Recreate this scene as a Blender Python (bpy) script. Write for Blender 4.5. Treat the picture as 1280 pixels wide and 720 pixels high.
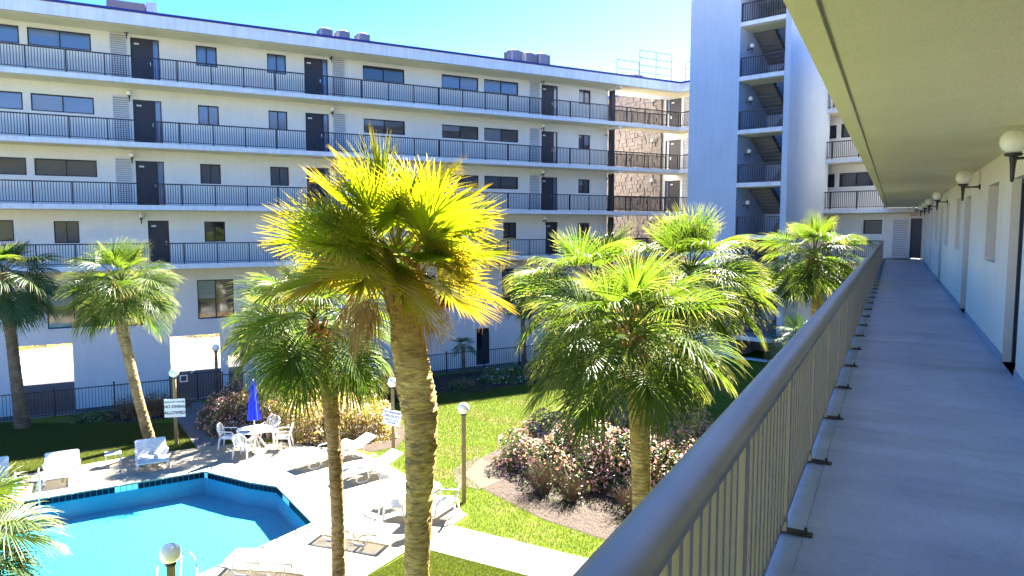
import bpy, math, random
import numpy as np
from mathutils import Vector, Matrix
from mathutils.geometry import tessellate_polygon
for o in list(bpy.data.objects): bpy.data.objects.remove(o)
scene = bpy.context.scene
col = scene.collection
PI = math.pi
rad = math.radians
CAMZ = 7.8
# ---------------- camera ----------------
cd = bpy.data.cameras.new('camera')
cam = bpy.data.objects.new('camera', cd); col.objects.link(cam)
cam.location = (0, 0, CAMZ)
cam.rotation_euler = (PI/2 - math.atan(77/900), 0, 0)
cd.sensor_width = 36; cd.lens = 36*900/1280
cd.clip_start = 0.05; cd.clip_end = 3000
scene.camera = cam
# ---------------- light ----------------
SUN_YAW, SUN_EL = rad(27.5), rad(41)
w = bpy.data.worlds.new('World'); scene.world = w; w.use_nodes = True
nt = w.node_tree; nt.nodes.clear()
sky = nt.nodes.new('ShaderNodeTexSky'); sky.sky_type = 'NISHITA'; sky.sun_disc = False
sky.sun_elevation = SUN_EL; sky.sun_rotation = SUN_YAW
sky.altitude = 0; sky.air_density = 1.0; sky.dust_density = 0.25; sky.ozone_density = 2.5
bg = nt.nodes.new('ShaderNodeBackground'); bg.inputs['Strength'].default_value = 0.05
wo = nt.nodes.new('ShaderNodeOutputWorld')
hs = nt.nodes.new('ShaderNodeHueSaturation'); hs.inputs['Saturation'].default_value = 1.5
wb = nt.nodes.new('ShaderNodeMix'); wb.data_type = 'RGBA'; wb.blend_type = 'MULTIPLY'; wb.inputs[0].default_value = 1; wb.inputs[7].default_value = (.86, .635, .80, 1)   # the photograph's cool white balance
nt.links.new(sky.outputs[0], hs.inputs['Color']); nt.links.new(hs.outputs[0], wb.inputs[6]); nt.links.new(wb.outputs[2], bg.inputs[0]); nt.links.new(bg.outputs[0], wo.inputs[0])
sl = bpy.data.lights.new('sun', 'SUN'); sl.energy = 5.0; sl.angle = rad(0.55); sl.color = (1, .94, .83)
sun = bpy.data.objects.new('sun', sl); col.objects.link(sun)
sd = Vector((math.sin(SUN_YAW)*math.cos(SUN_EL), math.cos(SUN_YAW)*math.cos(SUN_EL), math.sin(SUN_EL)))
sun.rotation_euler = sd.to_track_quat('Z', 'Y').to_euler(); sun.location = (0, 0, 40)
scene.view_settings.view_transform = 'Standard'; scene.view_settings.look = 'None'
scene.view_settings.exposure = 3.62; scene.view_settings.gamma = 1
scene.render.engine = 'CYCLES'
scene.cycles.max_bounces = 8; scene.cycles.transparent_max_bounces = 12

# ---------------- materials ----------------
def nmat(name):
    m = bpy.data.materials.new(name); m.use_nodes = True
    return m, m.node_tree, m.node_tree.nodes['Principled BSDF']
def N(nt, t, **k):
    n = nt.nodes.new(t)
    for a, b in k.items():
        if a in n.inputs: n.inputs[a].default_value = b
        else: setattr(n, a, b)
    return n
def ramp(nt, stops):
    r = nt.nodes.new('ShaderNodeValToRGB')
    while len(r.color_ramp.elements) < len(stops): r.color_ramp.elements.new(0.5)
    for e, (p, c) in zip(r.color_ramp.elements, stops): e.position = p; e.color = (*c, 1)
    return r
def c_(c, k): return tuple(min(1, x*k) for x in c)
def mat(name, c, rough=.7, var=.12, scale=1.5, bump=0., bscale=60, metal=0., spec=.5, c2=None, streak=0., fine=0., smap=(3.2, 3.2, .22)):
    """procedural paint / stone: base colour with patchy wear, optional vertical streaks and relief"""
    m, nt, p = nmat(name)
    tc = N(nt, 'ShaderNodeTexCoord'); L = nt.links.new
    n1 = N(nt, 'ShaderNodeTexNoise', Scale=scale, Detail=6., Roughness=.65); L(tc.outputs['Object'], n1.inputs['Vector'])
    r = ramp(nt, [(.3, c_(c, 1-var) if c2 is None else c2), (.7, c)])
    L(n1.outputs[0], r.inputs[0]); out = r.outputs[0]
    if streak:
        mp = N(nt, 'ShaderNodeMapping'); mp.inputs['Scale'].default_value = smap; L(tc.outputs['Object'], mp.inputs[0])
        n3 = N(nt, 'ShaderNodeTexNoise', Scale=1.6, Detail=8., Roughness=.7); L(mp.outputs[0], n3.inputs['Vector'])
        r3 = ramp(nt, [(.36, c_((1, 1, 1), 1-streak)), (.56, (1, 1, 1))]); L(n3.outputs[0], r3.inputs[0])
        mx = N(nt, 'ShaderNodeMix', data_type='RGBA', blend_type='MULTIPLY'); mx.inputs[0].default_value = 1
        L(out, mx.inputs[6]); L(r3.outputs[0], mx.inputs[7]); out = mx.outputs[2]
    if fine:
        n4 = N(nt, 'ShaderNodeTexNoise', Scale=scale*30, Detail=4., Roughness=.8); L(tc.outputs['Object'], n4.inputs['Vector'])
        r4 = ramp(nt, [(.3, c_((1, 1, 1), 1-fine)), (.7, (1, 1, 1))]); L(n4.outputs[0], r4.inputs[0])
        mx = N(nt, 'ShaderNodeMix', data_type='RGBA', blend_type='MULTIPLY'); mx.inputs[0].default_value = 1
        L(out, mx.inputs[6]); L(r4.outputs[0], mx.inputs[7]); out = mx.outputs[2]
    L(out, p.inputs['Base Color'])
    p.inputs['Roughness'].default_value = rough; p.inputs['Metallic'].default_value = metal
    p.inputs['Specular IOR Level'].default_value = spec
    if bump:
        n2 = N(nt, 'ShaderNodeTexNoise', Scale=bscale, Detail=5., Roughness=.7); L(tc.outputs['Object'], n2.inputs['Vector'])
        b = N(nt, 'ShaderNodeBump', Strength=bump, Distance=.02); L(n2.outputs[0], b.inputs['Height']); L(b.outputs[0], p.inputs['Normal'])
    return m
M = {}
M['wall'] = mat('cream_stucco', (.88, .84, .76), .9, .10, .35, .35, 45, streak=.03, spec=.2)
M['wall_tower'] = mat('shade_blue_tower_stucco', (.52, .61, .74), .9, .12, .35, .3, 45, streak=.07, spec=.2)  # blue skylight on the shaded tower put into the stucco colour
M['soffit'] = mat('cream_soffit_stucco', (.94, .83, .55), .95, .13, .45, .9, 55, spec=.15, fine=.06)
M['slab'] = mat('painted_slab_edge', (.80, .82, .86), .8, .1, 1.2, .2, 40, streak=.14, spec=.3)
M['walk'] = mat('blue_grey_deck_paint', (.50, .56, .66), .42, .16, 1.1, .35, 70, spec=.45, fine=.22, c2=(.33, .39, .52), streak=.24, smap=(1.5, .25, 1))  # patchy stains, plus cross streaks painting the floor's streaky reflections
M['curb'] = mat('blue_base_paint', (.36, .43, .56), .5, .16, 2., .2, 60)
M['trim'] = mat('blue_roof_trim', (.02, .025, .22), .45, .2, 3.)
M['dark'] = mat('dark_brown_metal', (.022, .02, .026), .45, .25, 6.)
M['door'] = mat('dark_door_paint', (.035, .032, .045), .5, .2, 4., .1, 30)
M['white'] = mat('white_louver_paint', (.72, .73, .74), .6, .1, 4.)
M['steel'] = mat('stainless_steel', (.62, .62, .60), .22, .1, 5., metal=1.)
M['rail'] = mat('taupe_rail_paint', (.36, .305, .24), .38, .12, 5., .15, 120, metal=.25, fine=.12)
M['railtop'] = mat('worn_taupe_handrail_paint', (.25, .22, .165), .40, .25, 3., .06, 60, metal=0., spec=.35, fine=.10)
M['rust'] = mat('blackened_bolt_metal', (.035, .03, .028), .6, .3, 40., .3, 80)
M['deck'] = mat('cream_pool_concrete', (.36, .31, .225), .9, .12, .7, .3, 60, spec=.2, fine=.08)
M['coping'] = mat('pool_coping_stone', (.24, .26, .22), .8, .15, 3., .2, 60)
M['path'] = mat('grey_path_concrete', (0.173, 0.169, 0.166), .9, .16, .8, .3, 60, spec=.2, fine=.1)
M['mulch'] = mat('pine_straw_mulch', (0.053, 0.035, 0.023), 1., .5, 2.5, 1., 30, c2=(0.027, 0.016, 0.013), fine=.5)
M['sand'] = mat('dry_sandy_soil', (0.117, 0.094, 0.058), 1., .3, 2., .6, 30, fine=.35)
M['asphalt'] = mat('parking_asphalt', (.055, .056, .062), .9, .3, 1.5, .3, 60, fine=.2)
M['lot'] = mat('pale_concrete_lot', (0.121, 0.107, 0.083), .9, .1, .5, fine=.08)
M['paint'] = mat('white_line_paint', (.7, .7, .68), .8, .25, 5.)
M['plastic'] = mat('white_resin_plastic', (0.640, 0.640, 0.624), .38, .05, 5., spec=.5)
M['blue'] = mat('blue_canvas', (.01, .035, .72), .75, .15, 6., .2, 90)
M['wood'] = mat('tan_timber_post', (.26, .19, .09), .8, .3, 8., .4, 40, c2=(.17, .12, .06))
M['ac'] = mat('grey_galvanised_housing', (.45, .43, .40), .55, .2, 3., metal=.3)
M['acgrille'] = mat('coil_grille', (.26, .25, .24), .6, .3, 8.)
M['brick'] = mat('brown_chimney_stucco', (.34, .27, .20), .9, .2, 6.)
M['signw'] = mat('white_sign_board', (.80, .80, .77), .5, .06, 3.)
M['signk'] = mat('dark_sign_print', (.06, .06, .08), .7, .1)
M['signb'] = mat('blue_sign_print', (.05, .07, .42), .7, .1)
M['signr'] = mat('red_sign_print', (.6, .05, .03), .6, .1)
M['shingle'] = mat('weathered_shingle', (.36, .31, .28), .95, .35, 2.6, .6, 30, c2=(.22, .19, .175), fine=.35)
M['tile'] = mat('navy_pool_tile', (.002, .004, .028), .5, .5, 9., spec=.12)
M['tilew'] = mat('white_pool_tile', (.7, .75, .75), .3, .05, 9.)
M['pool'] = mat('aqua_pool_plaster', (.002, .33, .41), .8, .1, .6, 1., 5)
M['lens'] = mat('opal_lamp_globe', (0.918, 0.896, 0.829), .18, .03, 4., spec=.6)
M['poolwall_shaded'] = mat('shade_blue_pool_wall_plaster', (.002, .20, .36), .8, .1, .6)  # darker than the pool floor: underwater shade put into the wall colour
M['wall_near'] = mat('warm_cream_stucco', (.93, .87, .73), .9, .08, .5, .4, 45, streak=.04, spec=.2)
M['curtain'] = mat('pale_window_blind', (.40, .44, .52), .8, .1, 3.)
M['deadtwig'] = mat('dry_twigs', (.20, .14, .09), .9, .4, 8.)
M['redcloth'] = mat('orange_red_plastic', (.75, .09, .03), .6, .1)
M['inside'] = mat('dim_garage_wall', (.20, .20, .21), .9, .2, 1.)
def glass(name, c, rough=.04, spec=1.):
    m, nt, p = nmat(name)
    tc = N(nt, 'ShaderNodeTexCoord'); n = N(nt, 'ShaderNodeTexNoise', Scale=.8, Detail=2.)
    nt.links.new(tc.outputs['Object'], n.inputs['Vector'])
    b = N(nt, 'ShaderNodeBump', Strength=.08, Distance=.05); nt.links.new(n.outputs[0], b.inputs['Height']); nt.links.new(b.outputs[0], p.inputs['Normal'])
    p.inputs['Base Color'].default_value = (*c, 1); p.inputs['Roughness'].default_value = rough
    p.inputs['Specular IOR Level'].default_value = spec; p.inputs['IOR'].default_value = 1.6
    return m
M['glass'] = glass('dark_window_glass', (.012, .013, .018))
M['glass_blue'] = glass('sky_tinted_glass_over_blind', (.10, .15, .27), .06)  # blue sky reflection put into the base colour, over a blind
M['glass_dim'] = glass('window_glass_over_dark_blind', (.03, .032, .038), .06)
M['blind'] = glass('blind_behind_glass', (.17, .20, .27), .12)
M['glass_mesh'] = glass('patterned_window_glass', (.16, .16, .13), .2, .5)

def leaf_mat(name, c1, c2, tip, tipstart=.7, trans=.55, gloss=.5):
    """fan-palm leaf: UV x runs along a segment, UV y is random per segment"""
    m = bpy.data.materials.new(name); m.use_nodes = True; nt = m.node_tree; nt.nodes.clear(); L = nt.links.new
    uv = N(nt, 'ShaderNodeUVMap'); sp = N(nt, 'ShaderNodeSeparateXYZ'); L(uv.outputs[0], sp.inputs[0])
    oi = N(nt, 'ShaderNodeObjectInfo')
    r1 = ramp(nt, [(0., c1), (1., c2)])
    ad = N(nt, 'ShaderNodeMath', operation='ADD'); ml = N(nt, 'ShaderNodeMath', operation='MULTIPLY'); ml.inputs[1].default_value = .5
    L(sp.outputs[1], ad.inputs[0]); L(oi.outputs['Random'], ad.inputs[1]); L(ad.outputs[0], ml.inputs[0]); L(ml.outputs[0], r1.inputs[0])
    mr = N(nt, 'ShaderNodeMapRange'); mr.inputs[1].default_value = tipstart; mr.inputs[2].default_value = 1.0
    L(sp.outputs[0], mr.inputs[0])
    mx = N(nt, 'ShaderNodeMix', data_type='RGBA'); L(mr.outputs[0], mx.inputs[0]); L(r1.outputs[0], mx.inputs[6]); mx.inputs[7].default_value = (*tip, 1)
    p = N(nt, 'ShaderNodeBsdfPrincipled', Roughness=gloss); L(mx.outputs[2], p.inputs['Base Color'])
    t = N(nt, 'ShaderNodeBsdfTranslucent')
    g = N(nt, 'ShaderNodeMix', data_type='RGBA', blend_type='MULTIPLY'); g.inputs[0].default_value = 1
    L(mx.outputs[2], g.inputs[6]); g.inputs[7].default_value = (1., 1., .45, 1); L(g.outputs[2], t.inputs[0])
    ms = N(nt, 'ShaderNodeMixShader'); ms.inputs[0].default_value = trans
    o = N(nt, 'ShaderNodeOutputMaterial'); L(p.outputs[0], ms.inputs[1]); L(t.outputs[0], ms.inputs[2]); L(ms.outputs[0], o.inputs[0])
    return m
M['leaf'] = leaf_mat('green_palm_leaf', (0.058, 0.111, 0.013), (0.122, 0.185, 0.023), (0.317, 0.306, 0.127), .72)
M['leaf_y'] = leaf_mat('yellow_green_palm_leaf', (.16, .225, .006), (.25, .29, .010), (.36, .25, .016), .6, .62)
M['leaf_o'] = leaf_mat('yellowed_palm_leaf', (0.240, 0.216, 0.010), (0.288, 0.224, 0.012), (0.336, 0.192, 0.024), .4, .5)
M['leaf_d'] = leaf_mat('dark_palm_leaf', (0.035, 0.083, 0.029), (0.072, 0.136, 0.040), (0.144, 0.192, 0.072), .8, .25)
M['leaf_b'] = leaf_mat('dead_brown_palm_leaf', (0.312, 0.169, 0.046), (0.442, 0.260, 0.091), (0.442, 0.273, 0.130), .6, .35, .7)
M['bush'] = leaf_mat('dark_shrub_leaf', (0.047, 0.092, 0.036), (0.129, 0.195, 0.056), (0.310, 0.259, 0.129), .9, .3, .35)
M['bush_y'] = leaf_mat('golden_shrub_leaf', (0.288, 0.259, 0.053), (0.633, 0.489, 0.129), (0.748, 0.489, 0.201), .9, .35, .45)
M['bush_r'] = leaf_mat('bronze_shrub_leaf', (0.132, 0.079, 0.058), (0.238, 0.158, 0.079), (0.264, 0.158, 0.079), .9, .3, .4)
M['straw'] = leaf_mat('pine_straw', (.05, .028, .012), (.12, .07, .035), (.1, .06, .03), .9, .1, .8)
M['petal'] = leaf_mat('pink_shrub_blossom', (0.730, 0.309, 0.365), (0.950, 0.674, 0.645), (0.950, 0.842, 0.842), .8, .35, .6)
M['petalw'] = leaf_mat('white_shrub_blossom', (.7, .7, .62), (.8, .8, .75), (.8, .8, .8), .8, .3, .6)
M['blade'] = leaf_mat('grass_blade', (0.055, 0.091, 0.008), (0.103, 0.135, 0.014), (0.159, 0.159, 0.040), .5, .4, .6)
def bark_mat(name, a, b, z=55., light=None):
    m, nt, p = nmat(name); L = nt.links.new; tc = N(nt, 'ShaderNodeTexCoord')
    mp = N(nt, 'ShaderNodeMapping'); mp.inputs['Scale'].default_value = (5, 5, z/2); L(tc.outputs['Object'], mp.inputs[0])
    n = N(nt, 'ShaderNodeTexNoise', Scale=1., Detail=8., Roughness=.75); L(mp.outputs[0], n.inputs['Vector'])
    n2 = N(nt, 'ShaderNodeTexNoise', Scale=2.2, Detail=4.); L(tc.outputs['Object'], n2.inputs['Vector'])
    r = ramp(nt, [(.36, a), (.62, b)]); L(n.outputs[0], r.inputs[0])
    r2 = ramp(nt, [(.35, (.62, .58, .55)), (.6, (1, 1, 1))]); L(n2.outputs[0], r2.inputs[0])
    mx = N(nt, 'ShaderNodeMix', data_type='RGBA', blend_type='MULTIPLY'); mx.inputs[0].default_value = 1
    L(r.outputs[0], mx.inputs[6]); L(r2.outputs[0], mx.inputs[7]); L(mx.outputs[2], p.inputs['Base Color'])
    bp = N(nt, 'ShaderNodeBump', Strength=.8, Distance=.03); L(n.outputs[0], bp.inputs['Height']); L(bp.outputs[0], p.inputs['Normal'])
    p.inputs['Roughness'].default_value = .9; p.inputs['Specular IOR Level'].default_value = .2
    return m
M['bark'] = bark_mat('golden_palm_bark', (0.217, 0.126, 0.043), (0.761, 0.562, 0.200))
M['bark2'] = bark_mat('tan_palm_bark', (0.154, 0.093, 0.045), (0.505, 0.351, 0.168))
M['barkg'] = bark_mat('grey_palm_bark', (0.069, 0.055, 0.044), (0.257, 0.208, 0.158))
M['boot'] = bark_mat('leaf_boot', (0.172, 0.081, 0.026), (0.629, 0.372, 0.129), 20)
M['bootd'] = bark_mat('dark_leaf_boot', (.07, .03, .015), (.30, .15, .06), 20)
def grass_mat():
    m, nt, p = nmat('lawn_grass'); L = nt.links.new; tc = N(nt, 'ShaderNodeTexCoord')
    a = N(nt, 'ShaderNodeTexNoise', Scale=.55, Detail=5., Roughness=.7); L(tc.outputs['Object'], a.inputs['Vector'])
    b = N(nt, 'ShaderNodeTexNoise', Scale=26., Detail=6., Roughness=.8); L(tc.outputs['Object'], b.inputs['Vector'])
    r = ramp(nt, [(.3, (.085, .135, .010)), (.5, (.115, .165, .010)), (.62, (.17, .155, .045))]); L(a.outputs[0], r.inputs[0])
    r2 = ramp(nt, [(.3, (.5, .55, .5)), (.65, (1, 1, 1))]); L(b.outputs[0], r2.inputs[0])
    mx = N(nt, 'ShaderNodeMix', data_type='RGBA', blend_type='MULTIPLY'); mx.inputs[0].default_value = 1
    L(r.outputs[0], mx.inputs[6]); L(r2.outputs[0], mx.inputs[7]); L(mx.outputs[2], p.inputs['Base Color'])
    bp = N(nt, 'ShaderNodeBump', Strength=.7, Distance=.03); L(b.outputs[0], bp.inputs['Height']); L(bp.outputs[0], p.inputs['Normal'])
    p.inputs['Roughness'].default_value = 1.; p.inputs['Specular IOR Level'].default_value = .1
    return m
M['grass'] = grass_mat()
def water_mat():
    m = bpy.data.materials.new('pool_water'); m.use_nodes = True; nt = m.node_tree; nt.nodes.clear(); L = nt.links.new
    tc = N(nt, 'ShaderNodeTexCoord'); n = N(nt, 'ShaderNodeTexNoise', Scale=5.5, Detail=4., Roughness=.55, Distortion=.6); L(tc.outputs['Object'], n.inputs['Vector'])
    bp = N(nt, 'ShaderNodeBump', Strength=.5, Distance=.06); L(n.outputs[0], bp.inputs['Height'])
    fr = N(nt, 'ShaderNodeMath', operation='ADD'); fr.inputs[0].default_value = .08; fr.inputs[1].default_value = 0
    tr = N(nt, 'ShaderNodeBsdfTransparent'); tr.inputs[0].default_value = (.86, .985, 1., 1)
    gl = N(nt, 'ShaderNodeBsdfGlossy', Roughness=.04); L(bp.outputs[0], gl.inputs['Normal'])
    ms = N(nt, 'ShaderNodeMixShader'); L(fr.outputs[0], ms.inputs[0]); L(tr.outputs[0], ms.inputs[1]); L(gl.outputs[0], ms.inputs[2])
    o = N(nt, 'ShaderNodeOutputMaterial'); L(ms.outputs[0], o.inputs[0]); return m
M['water'] = water_mat()

# ---------------- mesh helpers ----------------
class MB:
    def __init__(s): s.v = []; s.f = []; s.uv = None
    def quad(s, pts):
        i = len(s.v); s.v += [tuple(p) for p in pts]; s.f.append(tuple(range(i, i+len(pts)))); return s
    def box(s, x0, x1, y0, y1, z0, z1, rz=0, c=(0, 0)):
        i = len(s.v); cs, sn = math.cos(rz), math.sin(rz)
        for z in (z0, z1):
            for x, y in ((x0, y0), (x1, y0), (x1, y1), (x0, y1)): s.v.append((c[0]+x*cs-y*sn, c[1]+x*sn+y*cs, z))
        s.f += [(i, i+3, i+2, i+1), (i+4, i+5, i+6, i+7), (i, i+1, i+5, i+4), (i+1, i+2, i+6, i+5), (i+2, i+3, i+7, i+6), (i+3, i, i+4, i+7)]
        return s
    def prism(s, poly, z0, z1, hole=None):
        tris = tessellate_polygon([[Vector((*p, 0)) for p in poly]] + ([[Vector((*p, 0)) for p in hole]] if hole else []))
        al = list(poly) + (list(hole) if hole else []); n = len(al); i = len(s.v)
        s.v += [(p[0], p[1], z1) for p in al] + [(p[0], p[1], z0) for p in al]
        def area(t): a, b, c = (al[k] for k in t); return (b[0]-a[0])*(c[1]-a[1])-(b[1]-a[1])*(c[0]-a[0])
        for t in tris:
            t = t if area(t) > 0 else t[::-1]
            s.f.append(tuple(i+k for k in t)); s.f.append(tuple(i+n+k for k in t[::-1]))
        def ring(o, m):
            for k in range(m): a, b = i+o+k, i+o+(k+1) % m; s.f.append((a, a+n, b+n, b))
        ring(0, len(poly))
        if hole: ring(len(poly), len(hole))
        return s
    def sheet(s, poly, z, hole=None):
        tris = tessellate_polygon([[Vector((*p, 0)) for p in poly]] + ([[Vector((*p, 0)) for p in hole]] if hole else []))
        al = list(poly) + (list(hole) if hole else []); i = len(s.v); s.v += [(p[0], p[1], z) for p in al]
        for t in tris:
            a, b, c = (al[k] for k in t)
            if (b[0]-a[0])*(c[1]-a[1])-(b[1]-a[1])*(c[0]-a[0]) < 0: t = t[::-1]
            s.f.append(tuple(i+k for k in t))
        return s
    def tube(s, pts, r, n=8, closed=False):
        pts = [Vector(p) for p in pts]; rs = r if isinstance(r, (list, tuple)) else [r]*len(pts); i0 = len(s.v); m = len(pts)
        for k, p in enumerate(pts):
            if closed: t = pts[(k+1) % m]-pts[k-1]
            else: t = pts[min(k+1, m-1)]-pts[max(k-1, 0)]
            t.normalize(); up = Vector((0, 0, 1)) if abs(t.z) < .9 else Vector((1, 0, 0))
            a = t.cross(up).normalized(); b = a.cross(t)
            for j in range(n): q = p+a*(rs[k]*math.cos(2*PI*j/n))+b*(rs[k]*math.sin(2*PI*j/n)); s.v.append(tuple(q))
        for k in range(m if closed else m-1):
            for j in range(n):
                a, b = i0+k*n+j, i0+k*n+(j+1) % n; k2 = (k+1) % m; c, d = i0+k2*n+(j+1) % n, i0+k2*n+j; s.f.append((a, b, c, d))
        if not closed: s.f.append(tuple(i0+j for j in range(n))[::-1]); s.f.append(tuple(i0+(m-1)*n+j for j in range(n)))
        return s
    def lathe(s, prof, n=24, c=(0, 0, 0)):
        i0 = len(s.v); m = len(prof)
        for r, z in prof:
            for j in range(n): s.v.append((c[0]+r*math.cos(2*PI*j/n), c[1]+r*math.sin(2*PI*j/n), c[2]+z))
        for k in range(m-1):
            for j in range(n): s.f.append((i0+k*n+j, i0+k*n+(j+1) % n, i0+(k+1)*n+(j+1) % n, i0+(k+1)*n+j))
        if prof[0][0] > 1e-4: s.f.append(tuple(i0+j for j in range(n))[::-1])
        if prof[-1][0] > 1e-4: s.f.append(tuple(i0+(m-1)*n+j for j in range(n)))
        return s
    def sphere(s, r, c=(0, 0, 0), n=28, flat=1.):
        return s.lathe([(max(1e-5, r*math.sin(PI*k/14)), -r*flat*math.cos(PI*k/14)) for k in range(15)], n, c)
    def mesh(s, name, m, smooth=False):
        me = bpy.data.meshes.new(name); me.from_pydata(s.v, [], s.f)
        if s.uv is not None:
            u = me.uv_layers.new(name='UVMap'); u.data.foreach_set('uv', np.array(s.uv, dtype=np.float32).ravel())
        for mm in (m if isinstance(m, (list, tuple)) else [m]): me.materials.append(mm)
        if smooth: me.polygons.foreach_set('use_smooth', [True]*len(me.polygons))
        me.update(); return me
    def obj(s, name, m, parent=None, loc=(0, 0, 0), rz=0, smooth=False, label=None):
        return add(name, s.mesh(name, m, smooth), parent, loc, rz, label)
def add(name, me, parent=None, loc=(0, 0, 0), rz=0, label=None):
    o = bpy.data.objects.new(name, me); col.objects.link(o); o.parent = parent
    o.location = loc
    if rz: o.rotation_euler = (0, 0, rz) if not isinstance(rz, tuple) else rz
    if label: o['label'] = label
    return o
def tag(o, label, cat, group=None):
    o['label'] = label; o['category'] = cat
    if group: o['group'] = group
    return o
def thing(name, label, cat, loc=(0, 0, 0), rz=0, group=None):
    o = bpy.data.objects.new(name, None); col.objects.link(o); o.location = loc; o.rotation_euler = (0, 0, rz); o.empty_display_size = .1
    return tag(o, label, cat, group)
def struct(name, mb, m, loc=(0, 0, 0)):
    o = mb.obj(name, m, None, loc); o['kind'] = 'structure'; return o
def stuff(o): o['kind'] = 'stuff'; return o
def kids(o): return [c for c in bpy.data.objects if c.parent == o]
def tree(o):
    ch = {}
    for c in bpy.data.objects:
        if c.parent: ch.setdefault(c.parent.name, []).append(c)
    return ch
def dup(root, loc, rz, label, group=None, scale=None):
    ch = tree(root)
    def cp(o, par):
        c = o.copy(); col.objects.link(c); c.parent = par
        for k in ch.get(o.name, []): cp(k, c)
        return c
    r = cp(root, None); r.location = loc; r.rotation_euler = (0, 0, rz); r['label'] = label
    if group: r['group'] = group
    if scale: r.scale = (scale,)*3
    return r
def text_mesh(name, txt, size, m, ext=.002):
    c = bpy.data.curves.new(name, 'FONT'); c.body = txt; c.size = size; c.align_x = 'CENTER'; c.align_y = 'CENTER'; c.extrude = ext; c.offset = size*.03
    t = bpy.data.objects.new(name, c); col.objects.link(t); dg = bpy.context.evaluated_depsgraph_get()
    me = bpy.data.meshes.new_from_object(t.evaluated_get(dg)); bpy.data.objects.remove(t); me.name = name
    me.materials.clear(); me.materials.append(m); return me
def wall_holes(mb, s0, s1, z0, z1, rects, y0, th):
    """wall slab in the XZ plane with real openings; y0 front face, th thickness"""
    xs = sorted({s0, s1, *[v for r in rects for v in (r[0], r[1]) if s0 < v < s1]})
    zs = sorted({z0, z1, *[v for r in rects for v in (r[2], r[3]) if z0 < v < z1]})
    def hole(x, z): return any(r[0] < x < r[1] and r[2] < z < r[3] for r in rects)
    g = [[not hole((xs[i]+xs[i+1])/2, (zs[j]+zs[j+1])/2) for j in range(len(zs)-1)] for i in range(len(xs)-1)]
    y1 = y0+th
    def solid(i, j): return 0 <= i < len(g) and 0 <= j < len(zs)-1 and g[i][j]
    for i in range(len(g)):
        for j in range(len(zs)-1):
            if not g[i][j]: continue
            a, b, c, d = xs[i], xs[i+1], zs[j], zs[j+1]
            mb.quad([(a, y0, c), (b, y0, c), (b, y0, d), (a, y0, d)]); mb.quad([(b, y1, c), (a, y1, c), (a, y1, d), (b, y1, d)])
            if not solid(i-1, j): mb.quad([(a, y0, c), (a, y0, d), (a, y1, d), (a, y1, c)])
            if not solid(i+1, j): mb.quad([(b, y0, c), (b, y1, c), (b, y1, d), (b, y0, d)])
            if not solid(i, j-1): mb.quad([(a, y0, c), (a, y1, c), (b, y1, c), (b, y0, c)])
            if not solid(i, j+1): mb.quad([(a, y0, d), (b, y0, d), (b, y1, d), (a, y1, d)])
    return mb
_cache = {}
def window(parent, x, z, wd, ht, y, g='glass', split=1):
    k = ('w', round(wd, 2), round(ht, 2), g, split)
    if k not in _cache:
        f = MB(); b = .055
        f.box(0, wd, -.03, .05, 0, b); f.box(0, wd, -.03, .05, ht-b, ht); f.box(0, b, -.032, .048, b, ht-b); f.box(wd-b, wd, -.032, .048, b, ht-b)
        for q in range(1, split+1): f.box(wd*q/(split+1)-.025, wd*q/(split+1)+.025, -.034, .046, b, ht-b)
        _cache[k] = (f.mesh('window', M['dark']), MB().box(b, wd-b, .02, .03, b, ht-b).mesh('pane', M[g]))
    fm, pm = _cache[k]
    o = add('window', fm, parent, (x, y, z)); add('pane', pm, o)
    h = int(abs(x)*37+z*11) % 5
    if split and h in (0, 2, 3):       # a blind drawn behind one sash, to a different height each time
        kk = k+('blind', h)
        if kk not in _cache:
            a, b = (.055, wd/2-.03) if h != 2 else (wd/2+.03, wd-.055); z0 = .06+(.0, 0, .25, .5)[h]*ht; q = MB(); n = 9; zt = ht-.056
            for j in range(n): q.box(a, b, .006+.004*(j % 2), .016, z0+(zt-z0)*j/n, z0+(zt-z0)*(j+.86)/n)
            _cache[kk] = q.mesh('blind', M['glass_dim' if g == 'glass' else 'blind'])
        add('blind', _cache[kk], o)
    return o
def door(parent, x, z, wd, ht, y, side=1, plate=True):
    k = ('d', round(wd, 2), round(ht, 2), side)
    if k not in _cache:
        f = MB(); b = .05; f.box(0, b, -.03, .06, 0, ht); f.box(wd-b, wd, -.03, .06, 0, ht); f.box(b, wd-b, -.028, .058, ht-b, ht)
        sw = .28 if wd > 1.15 else 0; x0, x1 = (b, wd-b-sw) if side > 0 else (b+sw, wd-b)
        f.box(x0, x1, 0, .045, .01, ht-b)
        if sw:
            xm = x1 if side > 0 else x0-.05; f.box(xm, xm+.05, -.026, .056, 0, ht-b)
        gx = (x1+.05, wd-b) if side > 0 else (b, x0-.05)
        pane = MB().box(gx[0], gx[1], .01, .02, .1, ht-b).mesh('sidelight', M['glass_blue']) if sw else None
        hx = x1-.1 if side > 0 else x0+.1
        h = MB(); h.box(hx-.03, hx+.03, -.02, 0, .95, 1.12); h.tube([(hx, -.02, 1.02), (hx, -.07, 1.02)], .02); h.sphere(.033, (hx, -.09, 1.02), 10)
        pl = MB().box(x0+.12, x0+.34, -.012, 0, ht-.32, ht-.24).mesh('number_plate', M['white'])
        _cache[k] = (f.mesh('door', M['door']), pane, h.mesh('handle', M['steel']), pl)
    fm, pane, h, pl = _cache[k]
    o = add('door', fm, parent, (x, y, z))
    if pane: add('sidelight', pane, o)
    add('handle', h, o)
    if plate: add('number_plate', pl, o)
    return o
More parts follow.
